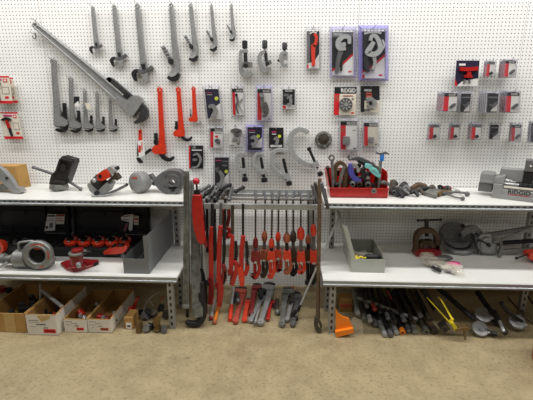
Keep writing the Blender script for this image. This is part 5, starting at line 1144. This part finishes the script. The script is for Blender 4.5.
for s_ in (-1, 1): b.ribbon([(s_ * .011, .02), (s_ * .012, .4), (s_ * .018, .97)], [.008, .009, .011], -.02, .02, 0, 2)
b.obj('bar', ALUB, th, .003)
b = MB(f); b.ribbon([(-.026, .985), (.026, .985)], .03, -.022, .024, 0, 0); b.obj('end_cap', ALU, th, .002)
b = MB(f); b.cyl((.005, .985, 0), (.005, 1.08, 0), .011); b.obj('foot_rod', DARK, th)
f = Ax(W(195.6, 196, -.385), G(200.4, 319, .0), (0, -1, .1)); th = thing('giant_pipe_wrench', 'second tall grey wrench handle half hidden between the first and the red lever', 'wrench', f, GW)
b = MB(f); b.ribbon([(0, 0), (0, .5), (0, .95)], [.03, .04, .05], -.014, .014, 0, 2); b.ribbon([(0, .02), (0, .5), (0, .9)], [.01, .012, .014], .013, .02, 0, 2); b.obj('handle', ALUB, th, .003)
b = MB(f); b.ribbon([(.02, .86), (.034, .93), (.02, .985), (-.03, .98)], [.04, .05, .05, .03], -.024, .024); b.obj('hook_jaw', DARK, th, .004)
f = F(204, 300, -.5); th = thing('black_lever', 'black curved lever hanging low beside the tall grey wrenches', 'lever', f)
b = MB(f); b.ribbon([(201.4, 268), (203, 276), (205, 288), (206, 300), (205.4, 310)], [2.4, 4, 4, 3, 2], -.012, .012); b.obj('blade', BLK, th, .003)
b = MB(f); b.cyl((200.6, 232, -.02), (202, 270, -.01), .9); b.obj('rod', STEEL, th)

# ---- bars at the right end of the rack
f = Ax(W(319.8, 180, -.49), G(317.6, 332, 0), (0, -1, .1)); th = thing('pry_bar', 'tall brown steel bar with a clawed foot standing left of the right unit', 'bar', f)
b = MB(f); b.tube([(.0, 0), (0, .3), (0, .92)], [.0125, .0132, .0135], 0, 8, 0); b.obj('shaft', RUST, th)
b = MB(f); b.ball((0, .004, 0), .0128); b.obj('rounded_tip', RUST, th)
b = MB(f); b.ribbon([(-.006, .9), (-.012, .95), (.0, .985), (.022, .992)], [.024, .026, .026, .016], -.018, .02); b.ribbon([(.008, .93), (.018, .95), (.022, .972)], [.014, .018, .012], -.014, .018); b.obj('claw_foot', OILY, th, .003)
f = Ax(W(338, 221, -.42), G(294.6, 320, 0), (0, -1, .2)); th = thing('chrome_bar', 'thin bright rod leaning diagonally behind the tall brown bar', 'rod', f)
b = MB(f); b.cyl((0, 0, 0), (0, .97, 0), .0105); b.obj('rod', SILV, th)
b = MB(f); b.ribbon([(-.01, .93), (-.03, .965), (-.01, .995), (.03, .99)], [.03, .04, .04, .02], -.02, .02); b.obj('hook_end', DARK, th, .002)
b = MB(f); b.cyl((0, .86, 0), (0, .93, 0), .0125); b.obj('collar', DARK, th)
for k, (x0, y0, x1, y1) in enumerate(((312.6, 186, 318, 206), (315.4, 184, 320, 202), (321.6, 184, 326.4, 203), (324, 190, 327.6, 208))):
    f = F(x0, y0, -.385 + .02 * k if k < 2 else -.60); b = MB(f); b.cyl((x0, y0, 0), (x1, y1, .02), 1.8); b.ball((x0, y0, 0), 2.1)
    solo('short_bar', ('short dark bar leaning left of the brown bar top', 'second short dark bar leaning against the brown bar top', 'short bar leaning between the brown bar and the red bin', 'stub of bar leaning at the end of the right upper shelf')[k], 'bar', b, [OILY if k % 2 else STEEL], 'short bars at the right end of the rack')
# short steel bars lying across the top of the rack
for k, (x0, y0, x1, y1) in enumerate(((201, 190.6, 209, 186), (206, 193.6, 214, 187), (216, 192, 226, 184.6), (221, 189, 230, 185), (209, 199.6, 216, 194), (216, 200, 224, 193), (229, 199.4, 232, 192), (236, 191.4, 243, 188))):
    P0, P1 = W(x0, y0, YR1 + .03), W(x1, y1, YR0 - .01); P0.z = max(P0.z, zf + .04 if k < 4 or k == 7 else zf + .018); P1.z = max(P1.z, zb + .046); o = P0.copy()
    b = MB(Raw(o)); b.tube([(0, 0, 0), tuple(P1 - P0)], .012, 0, 10, 0); b.ball((0, 0, 0), .017); b.ball(tuple(P1 - P0), .016)
    solo('steel_bar', ('grey bar end lying on the rack just right of the red ball knob', 'grey bar lying slanted on the rack, second from the ball knob', 'bar lying slanted across the rack, third from the ball knob', 'bar with its end raised in the middle of the slanted bars', 'short bar end on the front rack bar above the long red tools', 'second bar end on the front rack bar above the red tools', 'nearly straight bar end on the rack above the red hook tool', 'rightmost slanted grey bar lying on top of the rack')[k], 'bar', b, [DARK if k % 2 else STEEL], 'steel bars lying on the rack')

# ---- wrenches on the floor under the rack, heads to the wall
GF = 'wrenches lying on the floor under the rack'
def floor_wrench(label, x0, y0, x1, y1, body, jaw=DARK, m=1, wid=1., Y0=-.13, head=True, lift=.0):
    P0 = G(x1, y1, .022 + lift); P1 = W(x0, y0, Y0)
    f = Ax(P0, P1, (0, -.35, 1))
    th = pipe_wrench(f, label, (body, jaw, jaw), m, None, GF, .055, wid); return th
def floor_bar(label, x0, y0, x1, y1, r, m, grip=None, Y0=-.15, tipm=None, cat='bar', lift=0.):
    P0 = G(x1, y1, r + .004 + lift); P1 = W(x0, y0, Y0); f = Raw(P0); d = P1 - P0
    th = thing('handled_bar', label, cat, f, GF)
    b = MB(f); b.tube([tuple(d * .0), tuple(d)], r * .8, 0, 12, 0); b.obj('shaft', m, th)
    if grip: b = MB(f); b.tube([tuple(-d * .01), tuple(d * .08), tuple(d * .42)], [r * 1.25, r * 1.3, r * 1.15], 0, 12, 0); b.obj('grip', grip, th)
    if tipm: b = MB(f); b.ball((0, 0, 0), r * 1.15); b.obj('tip', tipm, th)
    return th
floor_bar('silver bar with a red tip on the floor below the long red tools', 214.4, 300, 211, 318, .014, SILV, None, -.3, DRED)
floor_bar('orange handle lying on the floor right of the red tipped bar', 220, 300, 214.6, 322, .015, ORNG, None, -.3, BRWN)
floor_bar('silver bar with a red orange grip on the floor below the hook tool', 233.6, 288, 230, 320, .013, SILV, ORED, -.2)
floor_wrench('broad faded red wrench lying on the floor with its handle forward', 244.6, 288, 235.4, 322, SALM, DARK, -1, 1.1)
floor_wrench('short red orange wrench on the floor right of the broad faded one', 248, 299, 244.4, 320.4, ORED, DARK, 1, 1.5, -.28)
floor_wrench('dark red wrench with a black jaw lying against the pegboard foot', 255, 284, 251, 314, DRED, BLK, 1, 1.3, -.1)
floor_wrench('grey wrench lying across a silver one in the middle of the floor row', 264, 294, 250.4, 321, ALU, STEEL, 1, 1.2, -.2)
floor_bar('slim silver bar on the floor between the two grey wrenches', 260, 308, 255, 325, .012, SILV, None, -.38, STEEL)
floor_wrench('large grey wrench with a wide black jaw in the middle of the floor', 273, 284, 260.4, 323.6, ALU, BLK, -1, 1.15, -.1)
floor_wrench('short red wrench half hidden behind the large grey wrench', 270.6, 300, 268, 319, RED, DARK, 1, 1.4, -.3)
floor_bar('short brown steel fitting standing between the grey floor wrenches', 277, 300, 277.4, 312, .02, OILY, None, -.3, ALUB)
floor_wrench('grey wrench with a brown head right of the large grey wrench', 285.6, 288, 282, 325, ALUB, OILY, 1, 1.2, -.13)
floor_wrench('narrow grey wrench beside the one with the brown head', 294, 292, 287, 320, ALU, DARK, 1, 1.15, -.16)
floor_wrench('dark wrench at the foot of the bright leaning rod', 299, 294, 292.6, 325, STEEL, DARK, -1, 1.2, -.2)
floor_bar('red capped short bar against the wall behind the grey wrenches', 293, 287, 291, 299, .016, RED, None, -.1)
floor_bar('dark round bar end low against the pegboard, left in the row', 236.6, 293, 238, 306, .02, DARK, None, -.1, STEEL)

# ---- left floor: open cardboard cartons
def carton(label, fl, fr, h, dback, m, prints, mats, name='cardboard_box', group='open cardboard cartons on the floor', z=.002):
    f = standing(*fl, *fr, z); w = math.hypot(fr[0] - fl[0], fr[1] - fl[1])
    th = open_box(f, label, w, dback, h, m, None, group, 'box', name, .45, None)
    b = MB(f)
    for p in prints:
        x0, x1, z0, z1, k = p; b.box(x0, x1, -.12, .0, z0, z1, k)
    if prints: b.obj('front_print', mats, th)
    return th, f, w
INNER = KRIN
thA, fA, wA = carton('plain brown open carton at the left end of the floor row', (-14, 331.5), (28, 331.5), 20.5, 66, KRAFT, [(21, 31.5, 0, 20.4, 0), (24, 28, 8.6, 9, 1)], [TAPE, KRAFT])
def dashes(x0, x1, z, k, n, hh=.7):
    out = []; w = (x1 - x0) / n
    for i in range(n): out.append((x0 + w * i, x0 + w * (i + .7), z, z + hh, k))
    return out
pr = [(0, 31, 0, 22, 0)]
thB, fB, wB = carton('tall white open carton with a torn flap and a red label', (28.2, 334.6), (59, 334.6), 22.4, 62, BOXW, [(16.5, 29, 2.4, 6.8, 0), *[(a, b_, c - .02, d, 1) for a, b_, c, d, e in dashes(18, 27.6, 4, 1, 7, 1.4)],
              *[(a, b_, c, d, 2) for a, b_, c, d, e in dashes(3, 13, 15.4, 2, 6, 1.3)], *[(a, b_, c, d, 3) for a, b_, c, d, e in dashes(10, 20, 11, 3, 5, 1.4)], *[(a, b_, c, d, 3) for a, b_, c, d, e in dashes(17, 21.6, 7.6, 3, 3, 1)], (3, 9, 9, 9.4, 2), (3, 12, 13.6, 14, 2)],
             [REDP, WHT, INK, BLKP])
b = MB(fB); b.hexa([(12, -.4, 21.6), (26, -.4, 22), (24, -.4, 18.6), (16, -.4, 15), (12, -.1, 21.6), (26, -.1, 22), (24, -.1, 18.6), (16, -.1, 15)]); b.obj('torn_flap', TAPE, thB)
thC, fC, wC = carton('narrow white open carton, left one of the narrow pair', (65, 332), (88, 332), 14.4, 62, BOXW, [(12.4, 19.6, 2.4, 5.4, 0), *[(a, b_, c - .02, d, 1) for a, b_, c, d, e in dashes(13, 19, 3.4, 1, 5, 1)], *[(a, b_, c, d, 2) for a, b_, c, d, e in dashes(2, 9, 11.2, 2, 5, .9)],
             *[(a, b_, c, d, 2) for a, b_, c, d, e in dashes(8, 14, 9.4, 2, 4, .7)], (1.6, 8, 8.2, 8.6, 2), (10, 15, 6.6, 7.2, 2), (10.6, 14.6, 7.8, 8.2, 2)], [REDP, WHT, INK])
thD, fD, wD = carton('narrow white open carton, right one of the narrow pair', (88.6, 332.4), (112, 332.4), 14.6, 64, BOXW, [(12.6, 20.6, 2.6, 5.6, 0), *[(a, b_, c - .02, d, 1) for a, b_, c, d, e in dashes(13.4, 20, 3.6, 1, 5, 1)], *[(a, b_, c, d, 2) for a, b_, c, d, e in dashes(2, 9, 11.6, 2, 5, .9)],
             *[(a, b_, c, d, 2) for a, b_, c, d, e in dashes(8, 14, 9.8, 2, 4, .7)], (1.6, 8, 8.4, 8.8, 2), (10, 15, 7, 7.6, 2), (4, 6, 5.6, 6, 2)], [SALM, WHT, INK])
for th_, w_, h_, d_ in ((thA, wA, 20.5, 66), (thB, wB, 22.4, 62), (thC, wC, 14.4, 62), (thD, wD, 14.6, 64)):      # brown inside faces and cut edges
    ff = {thA: fA, thB: fB, thC: fC, thD: fD}[th_]; b = MB(ff)
    b.box(.45, w_ - .45, .45, .7, .5, h_ + .1); b.box(.45, w_ - .45, d_ - .8, d_ - .5, .5, h_ + .1); b.box(.45, .8, .5, d_ - .5, .5, h_ + .1); b.box(w_ - .8, w_ - .45, .5, d_ - .5, .5, h_ + .1); b.box(.45, w_ - .45, .5, d_ - .5, .45, .8)
    b.obj('brown_lining', KRIN, th_)
    b = MB(ff)
    for x0, x1, y0, y1 in ((-.05, w_ + .05, -.05, .8), (-.05, w_ + .05, d_ - .8, d_ + .05), (-.05, .8, 0, d_), (w_ - .8, w_ + .05, 0, d_)): b.box(x0, x1, y0, y1, h_, h_ + .35)
    b.obj('cut_edge', KRAFT, th_)
def inside(ff, x, y, z=1.2): return Sc(ff.o + ff.r @ Vector((x * ff.k, y * ff.k, z * ff.k)), 0, ff.k)
rnd = random.Random(11)
words = ['lowest', 'left', 'rear', 'front', 'middle', 'upper', 'right']
for k, (x, y, r) in enumerate(((20, 14, 4.4), (27, 18, 4.6), (34, 16, 4), (23, 28, 5), (31, 30, 5), (26, 42, 5.2), (34, 44, 4.6))):
    g = inside(fA, x, y, 2.2); b = MB(g); b.lathe([(r * .5, 0), (r * .9, .6), (r, 3), (r, 9), (r * .6, 12), (r * .6, 15 + k % 3)], (0, 0, 0), (rnd.uniform(-.15, .15), rnd.uniform(-.2, .0), 1), 0, 12); b.ring(0, 0, r * .9, r * 1.15, 0, 1)
    solo('black_fitting', 'black knobbed fitting in the plain brown carton, ' + ('front left', 'front middle', 'front right', 'middle left', 'middle right', 'back left', 'back right')[k] + ' of seven', 'fitting', b, [BLK if k % 3 else DARK], 'black fittings in the brown carton')
for k, (x, y, m) in enumerate(((15, 8, RED), (21, 12, DRED), (10, 16, BLK), (20, 26, RED), (12, 34, DARK))):
    g = inside(fB, x, y); b = MB(g); b.lathe([(2, 0), (3.6, .8), (3.6, 10), (2.4, 12 + k)], (0, 0, 0), (rnd.uniform(-.4, .4), .1, 1), 0, 14); b.lathe([(1.4, 12), (1.4, 15 + k)], (0, 0, 0), (0, .1, 1), 0, 10)
    solo('threading_die', ('red fitting at the front of the tall white carton', 'dark red fitting right of the front one in the tall carton', 'black fitting at the left of the tall white carton', 'red fitting deep in the tall white carton', 'dark fitting farthest back in the tall white carton')[k], 'fitting', b, [m], 'fittings in the tall white carton')
P0, P1 = G(42, 291, .165), G(62, 306.5, .165)
b = MB(Raw(P0)); b.tube([(0, 0, 0), tuple(P1 - P0)], .0135, 0, 12, 0); solo('silver_tube', 'bright tube lying across the top of the tall white carton', 'tube', b, [SILV])
b = MB(Raw(P0 + Vector((-.04, .05, 0)))); b.tube([(0, 0, .03), (.05, -.1, -.05)], .008, 0, 10, 0); solo('silver_tube', 'short thin bright tube beside the long one in the tall carton', 'tube', b, [SILV])
def tool_in(ff, x, y, ax, label, m1, m2):
    g = inside(ff, x, y, 8); th = thing('nipple_chuck', label, 'tool', g); A = Vector(ax).normalized()
    b = MB(g); b.lathe([(1.6, 0), (3, .5), (3.4, 4), (3, 8.5), (1.6, 9.5)], (0, 0, 0), ax, 0, 16); b.obj('red_body', m1, th)
    b = MB(g); b.lathe([(2.4, -4), (2.6, -3), (2.6, 0)], (0, 0, 0), ax, 0, 16); b.obj('steel_collar', m2, th)
    b = MB(g); b.lathe([(1.2, -12), (1.2, -4)], (0, 0, 0), ax, 0, 12); b.obj('shaft', DARK, th)
tool_in(fC, 12, 16, (-.7, .5, .5), 'red tool with a silver collar lying in the left narrow carton', RED, SILV)
tool_in(fD, 12, 14, (-1, .1, .15), 'red tool lying crosswise in the right narrow carton', RED, DRED)
for ff, x, y, m, l in ((fC, 14, 34, BLK, 'black lump of fitting at the back of the left narrow carton'), (fC, 8, 10, DARK, 'dark fitting at the front of the left narrow carton'), (fD, 17, 16, RED, 'red capped bright fitting in the right narrow carton'), (fD, 9, 8, BLK, 'black fitting at the front of the right narrow carton')):
    g = inside(ff, x, y); b = MB(g); b.lathe([(2.4, 0), (3.2, 1), (3.2, 7), (1.8, 8.6)], (0, 0, 0), (.2, .4, 1), 0, 14); b.lathe([(1.8, 8), (1.8, 12)], (0, 0, 0), (.2, .4, 1), 1, 12); solo('fitting', l, 'fitting', b, [m, SILV])

# ---- left floor: jumble between cartons and leg
f = standing(126, 329, 133, 329, .002); th = thing('small_box', 'small brown box with a white label next to the narrow cartons', 'box', f)
b = MB(f); b.box(-1, 7.6, 0, 16, 0, 13); b.obj('carton', KRAFT, th, .002)
b = MB(f); b.box(.6, 6, -.15, 0, .6, 7, 0); b.box(1.6, 5, -.22, 0, 2.4, 4.4, 1); b.obj('label', [WHT, BLKP], th)
b = MB(F(130, 316, -.6)); b.lathe([(2, 0), (2, 8), (1.4, 9)], (130, 317.4, 0), (.1, .1, 1), 0); b.lathe([(2.2, 7), (2.2, 10.6)], (130, 317.4, 0), (.1, .1, 1), 1); solo('canister', 'white canister with a red cap standing on the small brown box', 'canister', b, [CREAM, RED])
b = MB(F(135, 316, -.56)); b.ribbon([(132.6, 315), (135, 305), (138, 297)], [2.6, 3, 2], -.015, .015); solo('thin_red_bar', 'thin red bar leaning behind the white canister', 'bar', b, [RED])
f = F(139.5, 331, z=.004); b = MB(f); b.prism([(137, 322), (140.6, 320.6), (142.4, 329), (140, 331), (137.4, 330.4)], -.02, .03); b.disc(139.6, 326, 1, .03, .034, 0, 10); solo('brass_tag_block', 'yellow brass block standing on the floor before the jumble', 'block', b, [BRASS], None, .003)
f = F(157, 331, z=.004); th = thing('cast_fitting', 'tan cast fitting on the floor beside the slotted front leg', 'fitting', f)
b = MB(f); b.lathe([(3.6, 0), (4, 1), (3, 4), (3.4, 6)], (157, 331, 0), (.1, .2, 1), 0, 18); b.ribbon([(154.6, 322), (158, 318.6), (161, 314)], [5, 5.4, 3.4], -.025, .025); b.ball((156.6, 324, 0), 3.6); b.obj('casting', BRASS, th, .003)
for k, (x, y, r, ax, m, l) in enumerate(((147, 328, 3.2, (0, -1, .3), ALUB, 'grey pipe elbow at the front of the jumble'), (151, 326, 3, (1, -.3, .2), DARK, 'dark fitting between the grey elbow and the tan casting'), (164, 329, 3, (.4, -1, .2), STEEL, 'grey fitting close to the slotted front leg'), (146, 320, 3.4, (-.3, -.8, .6), STEEL, 'grey fitting stacked above the front elbow'), (153, 316, 3.6, (.2, -.6, .8), OILY, 'brown fitting in the middle of the jumble'), (161, 308, 3, (.5, -.4, 1), DARK, 'dark fitting near the top of the jumble'), (148, 311, 3, (.3, -1, .4), DARK, 'dark fitting at the upper left of the jumble'), (166, 318, 3.2, (0, -1, .1), OILY, 'brown fitting right behind the slotted leg'), (142, 316, 2.8, (.7, -.5, .3), BLK, 'black fitting behind the yellow brass block'))):
    f = F(x, y, (G(x, y + 3.5, 0).y if y > 321 else -.6 + .03 * (k % 3))); b = MB(f); b.lathe([(r * .55, -r), (r, -r), (r, -r * .5), (r * .75, -r * .4), (r * .75, r * .5), (r, r * .6), (r, r), (r * .5, r)], (x, y, 0), ax, 0, 14); b.tube([(x, y, 0), (x + 2, y + r * .9, .01)], r * .6, 0, 10, 0)
    solo('pipe_fitting', l, 'fitting', b, [m], 'loose fittings heaped beside the leg')
for k, (pts, l) in enumerate((([(143, 318), (145, 305), (151, 297), (158, 292.6)], 'thin grey wire arching over the jumble of fittings'), ([(149, 300), (154, 306)], 'short wire crossing under the arching wire'), ([(160, 302), (162.4, 297), (164, 296)], 'short red tipped wire at the top of the jumble'))):
    f = F(pts[0][0], pts[0][1], -.585); b = MB(f); b.tube(pts, .5, 0, 8); solo('loose_wire', l, 'wire', b, [ALU if k < 2 else RED])
# red tools behind the cartons
for k, (x, y, m) in enumerate(((3, 297, DRED), (10, 295.4, DARK), (17, 294.6, DRED), (-3, 299, DARK))):
    f = F(x, y, -.22); b = MB(f); h0 = -f.o.z / f.k + .4; b.lathe([(2, h0), (3.4, h0 + 1), (3.4, 2), (2, 3)], (x, y, 0), (.1, 0, 1), 0, 14); b.lathe([(1.3, 3), (1.3, 6)], (x, y, 0), (.1, 0, 1), 0, 10)
    solo('dark_fitting', ('dark red fitting standing behind the brown carton', 'dark fitting behind the brown carton, right of the red one', 'dark red fitting behind the right part of the brown carton', 'dark fitting at the left edge behind the brown carton')[k], 'fitting', b, [m], 'fittings behind the brown carton')

# ---- right floor: pile of handles and bars below the right unit
f = F(342, 335, z=.003); th = thing('wedge_scoop', 'bright orange plastic wedge leaning by the slotted front leg', 'wedge', f)
b = MB(f); b.prism([(335.6, 309), (337.6, 314.6), (343, 318), (349, 320), (353.4, 331.2), (336, 336)], -.01, .004); b.obj('sheet', ORNG, th, .002)
b = MB(f); b.prism([(334.6, 331), (352.6, 327.6), (353.6, 331.4), (336, 336.4)], .0, .03); b.obj('front_lip', ORNG, th, .003)
f = F(358, 334.5, z=.003); b = MB(f); b.prism([(351, 333), (351, 322), (354, 318), (362.6, 322.4), (363.4, 334), (358, 334.6)], -.02, -.005); solo('clear_sheet', 'smoky clear plastic sheet standing beside the orange wedge', 'sheet', b, [BAG])
f = standing(342, 322, 357, 322, .002); f.o.y = -.42; b = MB(f); b.box(0, 13, 0, 14, 0, 13.6); b.box(1, 12, -.1, 0, 5, 9, 1); solo('brown_carton', 'small dark brown carton behind the orange wedge', 'box', b, [KRIN, SALM], None, .002)
GP = 'bars and handles heaped on the floor under the right unit'
def heap_bar(label, x, y, r, z, yb=-.12, dx=0., m=DARK, tip=None, hole=False, zb=None, name='handled_bar'):
    P0 = G(x, y, z); P1 = Vector((P0.x + dx, yb, (zb if zb is not None else z + .04))); d = P1 - P0; f = Raw(P0); th = thing(name, label, 'bar', f, GP)
    b = MB(f); b.tube([(0, 0, 0), tuple(d)], r, 0, 12, 0); b.obj('shaft', m, th)
    e = -d.normalized()
    b = MB(f); b.lathe([(r * 1.02, -.05), (r * 1.12, -.045), (r * 1.1, .008), (r * .6, .012)] if not hole else [(r * 1.1, -.03), (r * 1.15, .006), (r * .62, .008), (r * .6, -.012)], (0, 0, 0), e, 0, 14); b.obj('end_cap', tip or m, th)
    if hole: b = MB(f); b.lathe([(r * .6, .004), (r * .58, .0085)], (0, 0, 0), e, 0, 12); b.obj('bore', BLK, th)
    return th
ends = [(357.4, 313, .02, .10, ALUB, ALU, 0), (363.6, 318, .02, .05, STEEL, ALUB, 0), (370, 320.4, .019, .06, DARK, ALU, 0), (375.6, 324.4, .018, .03, DARK, STEEL, 0), (381, 326.4, .019, .025, DARK, ALUB, 0), (385, 335, .017, .018, ALU, ALU, 0), (391, 335, .018, .019, DARK, STEEL, 0),
        (396.4, 332.6, .018, .02, STEEL, ALU, 0), (402.4, 332, .019, .021, DARK, ORNG, 1), (408.6, 330.6, .017, .02, OILY, STEEL, 0), (415, 331.4, .021, .023, OILY, ALUB, 0), (426, 331.4, .022, .024, OILY, ALUB, 1), (434.6, 331, .025, .027, RUST, OILY, 1),
        (366.8, 306, .017, .13, DARK, STEEL, 0), (374.6, 309, .017, .11, DARK, SALM, 0), (380, 312, .016, .1, DARK, DARK, 0), (388, 318, .016, .085, BLK, STEEL, 0), (395, 321, .016, .08, BLK, DARK, 0), (404, 320, .017, .08, DARK, STEEL, 0), (411, 318, .017, .08, BLK, DARK, 0), (420.6, 316, .018, .085, OILY, STEEL, 0), (429, 318, .017, .075, DARK, OILY, 0)]
desc = ['silver capped bar high on the left of the heap', 'grey bar below the high silver capped one, at the left', 'dark bar with a pale end, third from the left of the heap', 'dark bar with a bright silver end, fourth from the left', 'dark bar with a dull end beside the bright silver one', 'pale grey bar reaching farthest forward on the floor', 'dark bar with a silver end right of the pale bar',
        'grey bar with a light end before the orange ringed bar', 'dark bar ending in an orange ring', 'thin oily bar right of the orange ringed bar', 'oily bar with a dull hexagonal end', 'open ended pipe with a light rim in the front row', 'open ended brown pipe, widest of the heap', 'dark bar on top of the heap, second from the left',
        'dark bar with a reddish end on top of the heap', 'plain dark bar on top, right of the reddish ended one', 'black bar with a grey end on top of the middle heap', 'plain black bar on top of the middle heap', 'dark bar with a grey end above the orange ringed bar', 'black bar above the hexagonal ended bar', 'oily bar with a grey end above the open pipe', 'dark bar above the widest brown pipe']
for (x, y, r, z, m, tp, ho), l in zip(ends, desc): heap_bar(l, x, y, r * .9, z, -.1 - (x % 5) * .02, ((x * 7) % 9 - 4) * .008, m, tp, bool(ho))
def bar3(name, label, p0, Y0, p1, Y1, r, m, cat='bar', group=GP):
    A, B = W(*p0, Y0), W(*p1, Y1); b = MB(Raw(A)); b.tube([(0, 0, 0), tuple(B - A)], r, 0, 12, 0); b.ball((0, 0, 0), r * 1.05); b.ball(tuple(B - A), r * 1.05); return solo(name, label, cat, b, [m], group)
bar3('long_bar', 'long grey bar lying slanted across the top of the heap', (358, 298), -.45, (416, 319), -.6, .0145, ALUB)
bar3('red_rod', 'thin red rod slanting across the back of the heap', (387, 291), -.35, (399, 312), -.45, .009, DRED)
bar3('black_bar', 'black bar rising to the shelf edge at the right of the heap', (422, 288), -.4, (434, 308), -.45, .017, BLK)
bar3('black_bar', 'long black bar slanting down behind the yellow handled tool', (438, 288), -.35, (473, 318), -.64, .018, BLK)
f = F(443, 327, z=.004); b = MB(F(443, 326.4, -.69)); b.prism([(438.4, 326), (445, 321.6), (448.8, 326.4), (442.4, 331.4)], -.03, .03); b.disc(443.6, 326.4, 1.5, .03, .033, 1, 12); solo('square_block', 'square oily block with a hole beside the yellow handled tool', 'block', b, [OILY, BLK], None, .004)
f = F(455, 330, -.75); th = thing('yellow_handled_tool', 'tool with two thin yellow handles and a brass valve body', 'tool', f)
b = MB(f); b.tube([(432, 304.6, -.1), (452, 325, 0)], [.55, .7]); b.obj('handle', YELL, th)
b = MB(f); b.tube([(444, 304.4, -.1), (447, 308, -.08), (452, 319, 0)], [.6, .8, 1]); b.ball((452.4, 319.4, 0), 1.5); b.obj('handle', YELL, th)
b = MB(f); b.ribbon([(451, 321), (454, 326), (455.6, 330)], [2.6, 3.2, 2.4], -.02, .02); b.obj('yoke', YELL, th, .003)
b = MB(f); b.ribbon([(454, 329), (462, 326.6), (468, 327.6)], [2.4, 3.6, 2], -.02, .025); b.lathe([(1.8, -2), (1.8, 2)], (463, 325.6, .01), (0, 0, 1)); b.cyl((463, 328, .01), (463.4, 337, .03), 1.1); b.obj('valve_body', BRASS, th, .002)
GK = 'grey coil ended strap wrenches under the right unit'
def coil(label, x, y, rx, z, hx, hy, ax=(0, -.55, .83), back=False):
    f = FA(x, y, z=z); th = thing('strap_wrench', label, 'wrench', f, GK)
    b = MB(f); b.lathe([(rx * .9, -2), (rx, -1.6), (rx, 1.6), (rx * .9, 2), (rx * .62, 2), (rx * .6, 1.2), (rx * .3, 1.2), (rx * .28, 2.2), (rx * .1, 2.2)], (x, y - 3, 0), ax, 0, 26); b.obj('coil', ALU, th)
    b = MB(f); b.tube([(x + rx * .7, y - 3, 0), ((x + hx) / 2, (y + hy) / 2 - 1, .02), (hx, hy, .04)], [1.9, 2.2, 2.4], 0, 10, 2); b.obj('handle', BLK, th)
    b = MB(f); b.ball((x + rx * .85, y - 2, .03), 1.3); b.obj('rivet', SILV, th)
    return th
coil('grey coil ended wrench, upper left one of the three', 483, 318, 8.4, .05, 498, 322)
coil('grey coil ended wrench, lowest and nearest of the three', 480, 332, 8, .02, 494, 331)
coil('grey coil ended wrench, farthest right of the three', 517, 325, 8, .04, 498, 300)
bar3('flat_black_bar', 'black flat handle leaning from the shelf shade to the upper coil', (478, 293), -.35, (492, 313), -.55, .019, BLK)
bar3('flat_black_bar', 'black handle with a bright end lying between the coils and the right leg', (494, 312), -.55, (505, 332.5), -.735, .018, BLK)
bar3('steel_end', 'short bright steel end beside the black handle', (500, 322), -.66, (503.4, 330.5), -.74, .012, SILV)
bar3('thin_pole', 'thin brown pole slanting to the right edge behind the coils', (508, 298), -.35, (536, 327), -.72, .008, RUST)
bar3('thin_pole', 'second thin brown pole above the first at the right edge', (528.5, 297), -.5, (545, 322), -.7, .008, OILY)

# ---- red drum at the right edge
o = G(533.5, 364, .0); f = Raw((o.x + .15, o.y, 0)); th = thing('red_bucket', 'red container cut off by the right edge, standing on the floor', 'container', f)
b = MB(f); b.lathe([(.135, 0), (.142, .01), (.15, .25), (.155, .26), (.155, .275), (.147, .28)], (0, 0, 0), (0, 0, 1), 0, 36); b.obj('body', RED, th)
b = MB(f); b.lathe([(.15, .275), (.15, .285), (.12, .292)], (0, 0, 0), (0, 0, 1), 0, 36); b.obj('lid', DRED, th)

# ---- let everything settle: nothing may dip into the floor or a shelf
bpy.context.view_layer.update()
def lowest(o):
    z = [(c.matrix_world @ v.co).z for c in [o] + list(o.children_recursive) if c.type == 'MESH' for v in c.data.vertices]
    return min(z) if z else 9
SHELF = {'lever_bender': HM, 'parts_bag': HM, 'pipe_vise': HM, 'screw_driver_tool': HM, 'geared_threader': HM, 'gear_motor': HT, 'ratchet_threader': HT, 'threading_carriage': HT, 'tube_bender.001': HM}
for o in [o for o in SC.objects if o.parent is None and 'category' in o]:
    lo = lowest(o); base = SHELF.get(o.name, 0.0)
    if lo < base + .0005: o.location.z += base + .0008 - lo
